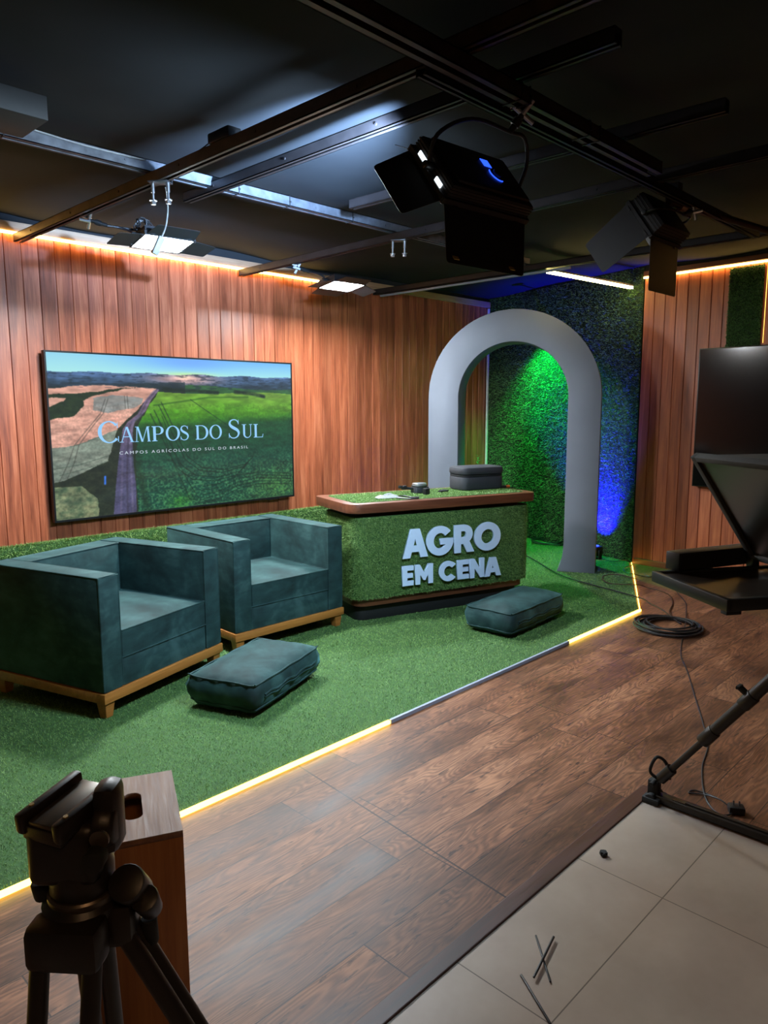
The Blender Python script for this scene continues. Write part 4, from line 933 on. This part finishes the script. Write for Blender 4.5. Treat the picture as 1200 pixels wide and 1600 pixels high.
bm = bmesh.new(); cyl(bm, (-.05, .02, .012), (.0, 0, .012), .010, seg=12); obj('sleeve', bm, 'cable', t)
bm = bmesh.new(); cyl(bm, (0, 0, .012), (.03, -.012, .012), .011, seg=12); obj('tip', bm, 'orange', t)
# little plant behind the case
pl = GP(747, 716, tuple(-DN*4.965), tuple(DN)); t = thing('potted_plant', 'small green plant peeking out behind the zipped case', 'plant', (pl.x, pl.y, ZT), 0)
bm = bmesh.new(); lathe(bm, [(.026, 0), (.034, .07), (.036, .075), (.03, .075), (.029, .068)], 18); obj('pot', bm, 'pot', t)
zt = pl.z-ZT+.005; bm = bmesh.new(); tube(bm, [(0, 0, .065), (.003, 0, .14), (0, .002, zt)], .003, 6)
for i in range(20):
    a = i*2.4; zz = .10+(zt-.08)*i/20; r = .042*(1-.3*i/20); d_ = Vector((math.cos(a), math.sin(a), .55)).normalized(); sd = Vector((-math.sin(a), math.cos(a), 0))*.009; b_ = Vector((0, 0, zz))
    bm.faces.new([bm.verts.new(p) for p in (b_, b_+d_*r*.5+sd, b_+d_*r-Vector((0, 0, .004)), b_+d_*r*.5-sd)])
obj('foliage', bm, 'leaf', t, False)

# ================================================================== ARCH
AD = Vector((.448, -.894, 0)); aa = Vector((5.947, 3.127, .012)); arot = math.atan2(AD.y, AD.x)
arch = thing('arch', 'tall pale grey freestanding arch behind the desk', 'arch', aa, arot)
cx_, zs, Ro, Ri = -.776, 1.578, .776, .494; dpt_ = .34
outer = [(0.0, 0)]+arcp(cx_, zs, Ro, Ro, 0, 180, 48)+[(-1.552, 0)]
flare = [(.055*(1-(z/.26))**2.2, z) for z in (0, .03, .07, .12, .18, .26)]
inner = [(cx_-Ri+fx, z) for fx, z in flare]+arcp(cx_, zs, Ri, Ri, 180, 0, 40)+[(cx_+Ri-fx, z) for fx, z in flare[::-1]]
loop = outer+inner
bm = bmesh.new(); prism(bm, loop, 0, dpt_, RX(PI/2) @ T(0, 0, -dpt_), bev=.004)
obj('arch_body', bm, 'arch', arch, True, 30)
# green lamp hanging behind the top of the arch
GLP = Vector((6.74, 4.42, 2.42))
gl_ = thing('wash_light', 'small black lamp behind the top of the arch throwing green light down the grass wall', 'lamp', GLP, 0)
bm = bmesh.new(); cyl(bm, (0, 0, -.05), (0, 0, .06), .045, seg=20, bev=.006); bx(.03, .30, -.01, .01, -.01, .01, 0, bm); obj('housing', bm, 'black_plastic', gl_)
bm = bmesh.new(); cyl(bm, (0, 0, -.054), (0, 0, -.0505), .038, seg=20); obj('lens', bm, 'green_lens', gl_)
spot('green_spot', GLP+Vector((0, 0, -.07)), GLP+Vector((.10, -.16, -1.0)), 330, (.0, 1.0, .14), 116, .9, .03)
# blue uplight behind the right foot of the arch
bp = Vector((6.58, 3.47, .012))
t = thing('floor_uplight', 'small black floor lamp throwing blue light up the grass wall', 'lamp', bp, math.atan2(gd.y, gd.x))
bm = bmesh.new(); box(bm, (0, 0, .075), (.13, .10, .10), .01, None); obj('housing', bm, 'black_plastic', t)
bm = bmesh.new(); bx(-.08, -.068, -.02, .02, 0, .09, .002, bm); bx(.068, .08, -.02, .02, 0, .09, .002, bm); bx(-.08, .08, -.02, .02, 0, .006, .001, bm); obj('bracket', bm, 'black_matte', t)
bm = bmesh.new(); cyl(bm, (0, 0, .125), (0, 0, .128), .04, seg=20); obj('lens', bm, 'blue_lens', t)
spot('blue_spot', bp+Vector((.02, 0, .14)), bp+Vector((.50, .10, 1.0)), 2000, (.006, .002, 1.0), 84, 1.0, .03)

# ================================================================== RIGHT SIDE: dark television, grass panel
rt = thing('television', 'dark switched off television on the right boarded wall', 'television', RW(.575, .028, .80), wr_q)
tw, th_ = 2.17, 1.20
bm = bmesh.new(); bx(0, tw, -.04, 0.0, 0, th_, .004, bm); bx(.2, tw-.2, 0, .0255, .2, th_-.2, .003, bm); obj('housing', bm, 'tv_frame', rt)
bm = bmesh.new(); bx(.010, tw-.010, -.042, -.0405, .012, th_-.010, 0, bm); obj('screen', bm, 'tv_black', rt, False)
t = thing('green_wall_strip', 'narrow dark green grass panel on the right boarded wall above the dark television', 'wall panel', RW(.775, .0, 1.5), wr_q)
bm = bmesh.new(); bx(0, .275, -.012, -.0005, 0, 1.15, .002, bm); obj('backing', bm, 'turf_dark', t, False)
a, b = on_quad((0, -.0125, .4), (.275, 0, 0), (0, 0, .75), 9000); b = np.tile(np.array([[0, -1., 0]]), (len(a), 1)); blades('grass_pile', a, b, .014, .005, 1.0, 'blade_dark', t)
t2 = strip('led_strip', 'thin vertical warm glow along the right edge of the narrow grass panel', RW(1.066, .006, 1.0), RW(1.075, .006, 1.0), .008, .01, 'led_warm')
for ch in list(t2.children): bpy.data.objects.remove(ch)
bm = bmesh.new(); bx(.006, .009, -.004, 0, 1.02, 1.655, 0, bm); obj('diffuser', bm, 'led_dim', t2, False)

# ================================================================== TELEPROMPTER AND ITS TRIPOD (right)
# tray frame: F front-near corner; e1 along the front edge (away), e2 towards the camera operator
zt = 1.0; F = G(1137, 940, zt); Lc = G(1022, 895, zt); e1 = Lc-F; tw_ = e1.length; e1.normalize(); e2 = Vector((e1.y, -e1.x, 0))
tp = thing('teleprompter', 'black teleprompter with flat monitor tray and dark cloth hood at the right', 'teleprompter', F, math.atan2(e2.y, e2.x))
# local: x = e2 (to the right), y = e1 (away)
bm = bmesh.new(); bx(0, .50, 0, tw_, -.024, -.004, .004, bm); obj('tray', bm, 'black_plastic', tp)
bm = bmesh.new(); bx(.012, .46, .014, tw_-.014, -.004, 0, 0, bm); obj('monitor_screen', bm, 'prompter_glass', tp, False)
bm = bmesh.new(); bx(0, .5, -.006, .014, -.027, .006, .003, bm); bx(0, .5, tw_-.014, tw_+.004, -.027, .006, .003, bm); bx(-.006, .012, -.006, tw_+.004, -.027, .006, .003, bm); obj('monitor_frame', bm, 'black_plastic', tp)
yf = tw_; yn = yf-.44
def onside(px, py):
    base = F+e1*yf; P = GP(px, py, tuple(base), tuple(e1)); q = P-F; return q.dot(e2), q.z
h0 = onside(1085, 712); h1 = onside(1190, 893); h0b = onside(1200, 714)
sl = (h1[1]-h0[1])/(h1[0]-h0[0]); xb = h1[0]+(0.03-h1[1])/sl
ztop = h0[1]
bm = bmesh.new(); hw = .44
# cloth hood: two sides, top and back between the tilted frame and the lens
prof = [(h0[0]+.018, ztop), (xb+.02, .03), (xb+.16, .03), (xb+.16, ztop)]
prism(bm, prof, 0, .004, T(0, yn, 0) @ RX(PI/2)); prism(bm, prof, 0, .004, T(0, yn+hw, 0) @ RX(PI/2)); bx(h0[0]+.018, xb+.16, yn, yn+hw, ztop-.002, ztop+.002, 0, bm); obj('hood', bm, 'prompter_cloth', tp, False)
dx, dz = xb-h0[0], .03-ztop; Ld = math.hypot(dx, dz); ang = math.atan2(dz, dx)
bm = bmesh.new()
mt = T(h0[0], 0, ztop) @ RY(-ang)
bx(0, Ld, yn-.012, yn+.010, -.008, .016, .002, bm, mt); bx(0, Ld, yn+hw-.010, yn+hw+.012, -.008, .016, .002, bm, mt); bx(0, .018, yn, yn+hw, -.008, .016, .002, bm, mt); bx(Ld-.018, Ld, yn, yn+hw, -.008, .016, .002, bm, mt)
obj('glass_frame', bm, 'prompter_cloth', tp)['label'] = 'tilted frame of the mirror glass'
bm = bmesh.new(); bx(.015, Ld-.015, yn+.008, yn+hw-.008, .002, .005, 0, bm, mt); obj('mirror_glass', bm, 'prompter_glass', tp, False)
for q_ in (yn-.02, yn+hw-.012): obj('hinge', bx(xb-.012, xb+.012, q_, q_+.032, -.004, .075, .003), 'black_plastic', tp)
bm = bmesh.new(); ym = tw_/2
for s in (-1, 1): cyl(bm, (.30, ym+s*.03, -.05), (.95, ym+s*.03, -.05), .0075, seg=12)
bx(.34, .46, ym-.05, ym+.05, -.062, -.026, .003, bm); bx(.56, .74, ym-.05, ym+.05, -.066, -.036, .003, bm); obj('support_rods', bm, 'tripod_grey', tp)
bm = bmesh.new(); bx(-.004, .04, -.004, .02, -.036, -.026, .001, bm); obj('foot_pad', bm, 'rubber', tp)
# long black box on the far side of the tray
s0 = onside  # silence
def tl(P): q = P-F; return Vector((q.dot(e2), q.dot(e1), q.z))
a_ = G(1060, 897, zt); b_ = G(1172, 884, zt); dv = b_-a_
t = thing('sound_bar', 'long black box lying across the far side of the teleprompter tray', 'speaker', (a_.x, a_.y, zt+.0065), math.atan2(dv.y, dv.x))
L_ = dv.length+.02
bm = bmesh.new(); bx(0, L_, 0, .055, 0, .056, .004, bm); obj('housing', bm, 'black_plastic', t)
bm = bmesh.new(); bx(.01, L_-.01, -.002, .001, .006, .050, 0, bm); obj('front_grille', bm, 'black_matte', t, False)
# tripod with floor dolly
cen = F+e1*(tw_/2)+e2*.65; cen = Vector((2.61, .45, 0)); foot = Vector((2.601, 1.085, 0))
tr = thing('camera_tripod', 'black camera tripod on a floor dolly under the teleprompter at the right', 'tripod', cen, 0)
cl = lambda P: Vector(P)-cen
hub = cen+Vector((0, 0, .045))
th0 = math.atan2((foot-cen).y, (foot-cen).x); rad = (foot-cen).length
mid_ = (F+e1*(tw_/2)+e2*.65); ax = Vector((mid_.x, mid_.y, 0))-cen
for k in range(3):
    a = th0+k*2*PI/3; d_ = Vector((math.cos(a), math.sin(a), 0)); sd = Vector((-d_.y, d_.x, 0))
    mt = RZ(a)
    bm = bmesh.new(); bx(.02, rad+.015, -.022, .022, .012, .038, .004, bm, mt); bx(.10, rad-.12, -.008, .008, .038, .043, .002, bm, mt); obj('dolly_arm', bm, 'tripod', tr)
    bm = bmesh.new(); bx(rad-.12, rad-.075, -.012, .012, .038, .0405, 0, bm, mt); obj('arm_badge', bm, 'tripod_grey', tr, False)
    bm = bmesh.new(); bx(rad-.035, rad+.03, -.045, .045, .006, .03, .006, bm, mt); cyl(bm, mt @ Vector((rad, -.04, .022)), mt @ Vector((rad, .04, .022)), .021, seg=16, bev=.002)
    bx(rad-.02, rad+.02, -.018, .018, .03, .09, .004, bm, mt); cyl(bm, mt @ Vector((rad-.005, -.045, .085)), mt @ Vector((rad-.005, .045, .085)), .010, seg=12); obj('caster_foot', bm, 'rubber', tr)
    bm = bmesh.new(); f0 = mt @ Vector((rad-.005, 0, .075)); top_ = mt @ Vector((.055, 0, .865)); v_ = top_-f0
    cyl(bm, f0, f0+v_*.52, .0125, seg=12); cyl(bm, f0+v_*.03, f0+v_*.10, .021, seg=12); obj('leg', bm, 'tripod', tr)
    bm = bmesh.new()
    cyl(bm, f0+v_*.30, top_, .021, seg=16); cyl(bm, f0+v_*.28, f0+v_*.35, .025, seg=16, bev=.003); cyl(bm, f0+v_*.50, f0+v_*.56, .025, seg=16, bev=.003); obj('upper_leg', bm, 'tripod', tr)
    bm = bmesh.new(); p_ = f0+v_*.545; nv = v_.normalized().cross(sd); nv = nv if nv.z > 0 else -nv; cyl(bm, p_+nv*.02, p_+nv*.045, .012, seg=8); box(bm, p_+nv*.05, (.04, .014, .012), .003); obj('leg_lock', bm, 'rubber', tr)
    if k == 0:
        bm = bmesh.new(); tube(bm, spline([f0+Vector((.0, -.01, .02)), f0+Vector((-.035, .01, .06)), f0+Vector((-.03, -.01, .12)), f0+Vector((.01, -.03, .09)), f0+Vector((.03, -.04, .02))], 6), .006, 6); obj('strap', bm, 'rubber', tr)
bm = bmesh.new(); lathe(bm, [(.05, .010), (.05, .05), (.03, .06)], 20); obj('dolly_hub', bm, 'tripod', tr)
bm = bmesh.new(); lathe(bm, [(.04, .82), (.075, .84), (.08, .885), (.06, .90), (.045, .905), (.045, .93)], 24); bx(-.05, .05, -.04, .04, .925, .934, .004, bm); obj('tripod_head', bm, 'tripod', tr)
# move the prompter rods over the head
# ================================================================== FOREGROUND TRIPOD (left)
axx = math.atan2(cr[1], cr[0]); tpos = GD(131, 1385, 1.04); zt0 = tpos.z
ft = thing('camera_tripod', 'black tripod with empty fluid head in the left foreground', 'tripod', (tpos.x, tpos.y, 0), axx)
def zat(py): # height at the tripod's distance of a picture row
    v = GD(131, py, 1.04); return v.z+(.0)
def hx(px): return (px-131)/FPX*1.04
zp = zat(1240)
plq = T(hx(118), 0.0, zat(1272)) @ RZ(R_(-22)) @ RX(R_(7))
bm = bmesh.new(); bx(-.034, .034, -.052, .052, 0, .022, .003, bm, plq); obj('mounting_base', bm, 'tripod', ft)
bm = bmesh.new(); bx(-.021, .021, -.05, .05, .022, .029, .002, bm, plq); obj('quick_release_plate', bm, 'tripod_grey', ft)
bm = bmesh.new()
for s in (-1, 1): bx(s*.033-.008, s*.033+.008, -.056, .056, .008, .038, .005, bm, plq)
obj('plate_rail', bm, 'tripod', ft)
for s, yy in ((-1, -.03), (1, -.035), (1, .035)): obj('screw', cyl(bmesh.new(), plq @ Vector((s*.033, yy, .036)), plq @ Vector((s*.033, yy, .0395)), .0035, seg=10), 'gold', ft)
zb0, zb1 = zat(1345), zat(1276)
bm = bmesh.new(); box(bm, (hx(118), .0, (zb0+zb1)/2+.002), (.098, .085, zb1-zb0+.03), .016, None, 3); cyl(bm, (hx(66), 0, (zb0+zb1)/2), (hx(170), 0, (zb0+zb1)/2), .036, seg=24, bev=.006); obj('tilt_body', bm, 'tripod', ft)
bm = bmesh.new(); zc = zat(1302); cyl(bm, (hx(165), -.01, zc+.028), (hx(196), -.01, zc+.028), .034, .026, seg=24, bev=.006); box(bm, (hx(178), .0, zc+.035), (.035, .05, .10), .014); obj('drag_drum', bm, 'tripod', ft)
bm = bmesh.new(); cyl(bm, (hx(178), -.045, zat(1296)), (hx(178), -.07, zat(1296)), .015, seg=16, bev=.003); obj('drag_knob', bm, 'rubber', ft)
bm = bmesh.new(); cyl(bm, (hx(182), -.045, zat(1272)), (hx(182), -.05, zat(1272)), .013, seg=16); obj('bubble_level', bm, 'tripod_grey', ft)
z1_, z2_ = zat(1385), zat(1342); bm = bmesh.new(); lathe(bm, [(.040, z1_), (.044, z1_+.006), (.044, z2_-.004), (.040, z2_+.01)], 28, T(hx(130), 0, 0)); obj('pan_base', bm, 'tripod', ft)
bm = bmesh.new(); zr = zat(1388); lathe(bm, [(.047, zr-.007), (.0485, zr-.003), (.0485, zr+.003), (.046, zr+.006)], 32, T(hx(131), 0, 0)); obj('bowl_ring', bm, 'tripod_grey', ft)
zc0, zc1 = zat(1470), zat(1392)
bm = bmesh.new(); lathe(bm, [(.030, zc0+.01), (.050, zc0+.03), (.054, zc1-.01), (.046, zc1)], 28, T(hx(128), 0, 0)); obj('crown', bm, 'tripod', ft)
zsh = zat(1440)
LEGS = [(-94, .30), (8, .42), (104, .30)]
base0 = Vector((hx(128), 0, 0))
for i, (ad, sp) in enumerate(LEGS):
    a = R_(ad); d_ = Vector((math.cos(a), math.sin(a), 0)); sd = Vector((-d_.y, d_.x, 0)); tan = (.22, .48, .22)[i]
    top_ = base0+d_*.048+Vector((0, 0, zsh+.005)); bot_ = base0+d_*(.048+tan*(zsh-.012))+Vector((0, 0, .012)); v_ = bot_-top_; wsp = (.037, .0165, .016)[i]
    bm = bmesh.new(); q = v_.to_track_quat('-Z', 'Y').to_matrix().to_4x4()
    bw_ = wsp*2+.03
    mtx = Matrix.Translation(top_) @ Matrix((( d_.x, sd.x, 0, 0), (d_.y, sd.y, 0, 0), (0, 0, 1, 0), (0, 0, 0, 1)))
    box(bm, (0, 0, -.005), (.05, bw_, .065), .012, mtx); obj('leg_shoulder', bm, 'tripod', ft)
    bm = bmesh.new()
    for s in (-1, 1): cyl(bm, top_+sd*s*wsp, top_+v_*.55+sd*s*wsp, .0135, seg=14)
    obj('leg', bm, 'tripod', ft)
    bm = bmesh.new(); box(bm, (0, 0, 0), (.045, bw_+.004, .05), .008, Matrix.Translation(top_+v_*.55) @ mtx.to_3x3().to_4x4()); cyl(bm, top_+v_*.52+sd*(bw_/2), top_+v_*.52+sd*(bw_/2+.02), .014, seg=10, bev=.002); obj('leg_lock', bm, 'rubber', ft)
    bm = bmesh.new(); cyl(bm, top_+v_*.55, top_+v_*.985, .012, seg=14); obj('lower_leg', bm, 'tripod', ft)
    bm = bmesh.new(); bq = bot_.copy(); cyl(bm, (bq.x, bq.y, .001), (bq.x, bq.y, .03), .02, .014, seg=16, bev=.003); obj('rubber_foot', bm, 'rubber', ft)
# clamp lever on the crown's right shoulder
bm = bmesh.new(); zk = zat(1385); cyl(bm, (hx(205), -.02, zk+.02), (hx(205), .03, zk-.03), .026, .022, seg=20, bev=.006); cyl(bm, (hx(228), -.01, zk-.01), (hx(228), .02, zk-.05), .020, .016, seg=16, bev=.005); obj('bowl_clamp', bm, 'tripod', ft)
bm = bmesh.new(); cyl(bm, (hx(222), .02, zat(1455)), (hx(222), .03, zat(1508)), .012, .010, seg=14, bev=.004); obj('clamp_handle', bm, 'rubber', ft)
bm = bmesh.new(); cyl(bm, (hx(66), 0, zat(1372)), (hx(72), 0.0, zat(1402)), .016, seg=14, bev=.004); obj('pan_lock', bm, 'rubber', ft)

# ================================================================== PLYWOOD BOX
hB = .60; A_ = G(286, 1297, hB); B_ = G(268, 1203, hB); C_ = G(132, 1334, hB)
du = (B_-A_); dep = du.length; du.normalize(); dw = Vector((-du.y, du.x, 0)); wid = abs((C_-A_).dot(dw))
wid = max(.17, min(.24, wid))
# local x: from the left front corner to the right, y: away
org = A_+dw*wid; t = thing('plywood_box', 'tall narrow plywood box with a hand hole, behind the foreground tripod', 'box', (org.x, org.y, 0), math.atan2(-dw.y, -dw.x))
tk = .015
for nm, x0, x1, y0, y1 in (('front_panel', 0, wid, 0, tk), ('back_panel', 0, wid, dep-tk, dep), ('side_panel', 0, tk, tk, dep-tk), ('side_panel', wid-tk, wid, tk, dep-tk)):
    bm = bmesh.new(); bx(x0, x1, y0, y1, .0005, hB-tk, .001, bm); obj(nm, bm, 'plywood', t)
bm = bmesh.new(); cu = bpy.data.curves.new('g', 'CURVE'); cu.dimensions = '2D'; cu.fill_mode = 'BOTH'; cu.extrude = tk/2
for lp in (rrect(0, wid, 0, dep, .001, 1), rrect(wid*.5-.021, wid*.5+.021, dep*.5-.06, dep*.5+.06, .02, 6)):
    sp = cu.splines.new('POLY'); sp.points.add(len(lp)-1); sp.use_cyclic_u = True
    for pt, (x, y) in zip(sp.points, lp): pt.co = (x, y, 0, 1)
ob = bpy.data.objects.new('g', cu); COL.objects.link(ob); bpy.context.view_layer.update(); me = bpy.data.meshes.new_from_object(ob.evaluated_get(bpy.context.evaluated_depsgraph_get())); bpy.data.objects.remove(ob)
bm.from_mesh(me); bpy.data.meshes.remove(me); bmesh.ops.remove_doubles(bm, verts=bm.verts, dist=1e-5); bmesh.ops.translate(bm, vec=(0, 0, hB-tk/2), verts=bm.verts); obj('top_panel', bm, 'plywood_top', t, False)['label'] = 'plywood top with an oblong hand hole'

# ================================================================== CABLES AND SMALL THINGS ON THE FLOOR
def fcable(name, label, pts, r, mat, cat='cable'):
    bm = bmesh.new(); tube(bm, spline([G(x, y, z)+Vector((0, 0, r)) for x, y, z in pts], 8), r, 6); return tag(obj(name, bm, mat), label, cat)
gz_ = .026
fcable('cable', 'black cable running from the desk past the arch foot to the coil', [(800, 858, gz_), (832, 874, gz_), (858, 890, gz_), (880, 901, gz_), (915, 912, gz_), (960, 924, gz_), (1002, 936, gz_), (1014, 943, .006), (1035, 954, .002), (1052, 968, .008), (1064, 976, .016)], .0055, 'cable')
fcable('cable', 'thin cable looping on the carpet near the right wall', [(940, 874, gz_), (960, 878, gz_), (972, 876, gz_), (984, 876, gz_), (988, 883, gz_), (975, 889, gz_), (978, 895, gz_), (992, 898, .022), (1004, 901, .003), (1016, 902, .002), (1022, 899, .002)], .004, 'cable')
fcable('cable', 'long thin cable curling from the carpet onto the wood floor by the coil', [(1000, 907, .018), (986, 903, gz_), (968, 899, gz_), (948, 899, gz_), (941, 905, gz_), (952, 912, gz_), (975, 914, gz_), (1000, 915, gz_), (1012, 919, .004), (1035, 925, .002), (1047, 932, .002), (1051, 944, .002), (1046, 957, .006), (1058, 972, .016)], .004, 'cable_brown')
fcable('cable', 'dark cable dropping from the teleprompter across the wood floor to the plug', [(1053, 914, .0), (1058, 926, 0), (1071, 942, 0), (1072, 956, .0), (1071, 975, .025), (1066, 1000, .0), (1064, 1025, 0), (1074, 1050, 0), (1086, 1090, 0), (1098, 1130, 0), (1106, 1165, 0), (1097, 1200, 0), (1100, 1240, 0), (1112, 1264, 0), (1130, 1275, 0), (1146, 1272, 0.004)], .0035, 'cable')
fcable('cable', 'short cable ends with bare tips on the wood floor beside the teleprompter tray', [(1006, 896, 0), (1012, 901, 0), (1022, 903, 0), (1027, 905, 0), (1026, 911, 0)], .004, 'cable_brown')
# coil
cc = G(1045, 981, 0); coil = []
for k in range(11*24):
    a = 2*PI*k/24; ro = .185+.036*math.sin(k*.13)+.016*math.sin(k*.37); coil.append((cc.x+ro*math.cos(a)+.012*math.sin(k*.05), cc.y+ro*.98*math.sin(a)+.012*math.cos(k*.07), .008+.022*(.5+.5*math.sin(k*.21))+.006*(k/264)))
bm = bmesh.new(); tube(bm, coil, .0062, 6); tag(obj('coiled_cable', bm, 'cable'), 'coil of dark cable lying on the wood floor at the carpet corner', 'cable')
# cables behind the desk inside the arch
cc = G(858, 848, gz_); bm = bmesh.new()
tube(bm, [(cc.x-.02+.16*math.cos(2*PI*k/16)*(1+.2*math.sin(k*.4)), cc.y+.16*math.sin(2*PI*k/16)*(1+.15*math.cos(k*.3)), gz_+.02+.012*math.sin(k*.7)) for k in range(52)], .007, 6)
tag(obj('coiled_cable', bm, 'cable'), 'tangled dark cable on the green lit grass inside the arch', 'cable')
# plug adapter
pp_ = G(1150, 1270, 0); t = thing('power_adapter', 'small dark plug with two shiny prongs on the wood floor by the dolly', 'plug', pp_, R_(-60))
bm = bmesh.new(); bx(-.028, .028, -.022, .022, 0, .03, .006, bm); obj('housing', bm, 'black_plastic', t)
bm = bmesh.new()
for s in (-1, 1): cyl(bm, (s*.01, .0, .029), (s*.01, .004, .046), .0028, seg=10)
obj('prongs', bm, 'copper', t)
bm = bmesh.new(); tube(bm, spline([(-.02, .02, .01), (-.05, .05, .02), (-.10, .10, .006), (-.15, .10, .005), (-.12, .13, .004), (-.05, .09, .004)], 6), .003, 6); obj('cord', bm, 'cable', t)
# black knob
kp = G(943, 1337, .004); t = thing('loose_knob', 'small black knob lying alone on the pale tiles', 'knob', kp, 0)
bm = bmesh.new()
for k in range(5): cyl(bm, (0, 0, .010), (.013*math.cos(k*1.257), .013*math.sin(k*1.257), .010), .006, .005, seg=10)
cyl(bm, (0, 0, 0), (0, 0, .016), .010, seg=14); obj('grip', bm, 'rubber', t)
# sticks
def stick(label, p, q, r, z0=0, z1=0):
    a_, b_ = G(*p, .004), G(*q, .004); bm = bmesh.new(); cyl(bm, a_+Vector((0, 0, r+z0)), b_+Vector((0, 0, r+z1)), r, seg=10, bev=r*.3); tag(obj('thin_rod', bm, 'cable'), label, 'rod', 'black rods on the tiles')
stick('thin black rod of the crossed pair, the one leaning left at its top', (837, 1463), (860, 1536), .0028)
stick('thin black rod of the crossed pair, lying on top and leaning right', (865, 1468), (834, 1532), .0034, .0057, .0057)
stick('single thin black rod below the crossed pair on the pale tiles', (814, 1525), (860, 1602), .0034)

# ================================================================== ADDED WARM FILL LAMP, UNSEEN BEHIND THE CAMERA
t = thing('added_fill_lamp', 'added warm fill lamp, unseen behind the camera', 'lamp', (-.2, -.8, 2.62))
bm = bmesh.new(); bx(-.32, .32, -.16, .16, .0, .05, .004, bm); bx(-.02, .02, -.02, .02, .05, .15, 0, bm); obj('housing', bm, 'black_matte', t)
bm = bmesh.new(); bx(-.30, .30, -.14, .14, -.006, -.0005, 0, bm); obj('diffuser', bm, 'fill_glow', t, False)

# ------------------------------------------------------------------ faint ambient light of the dark studio
w = bpy.data.worlds.new('world'); S.world = w; w.use_nodes = True; w.node_tree.nodes['Background'].inputs[0].default_value = (.9, .85, 1.0, 1); w.node_tree.nodes['Background'].inputs[1].default_value = .012
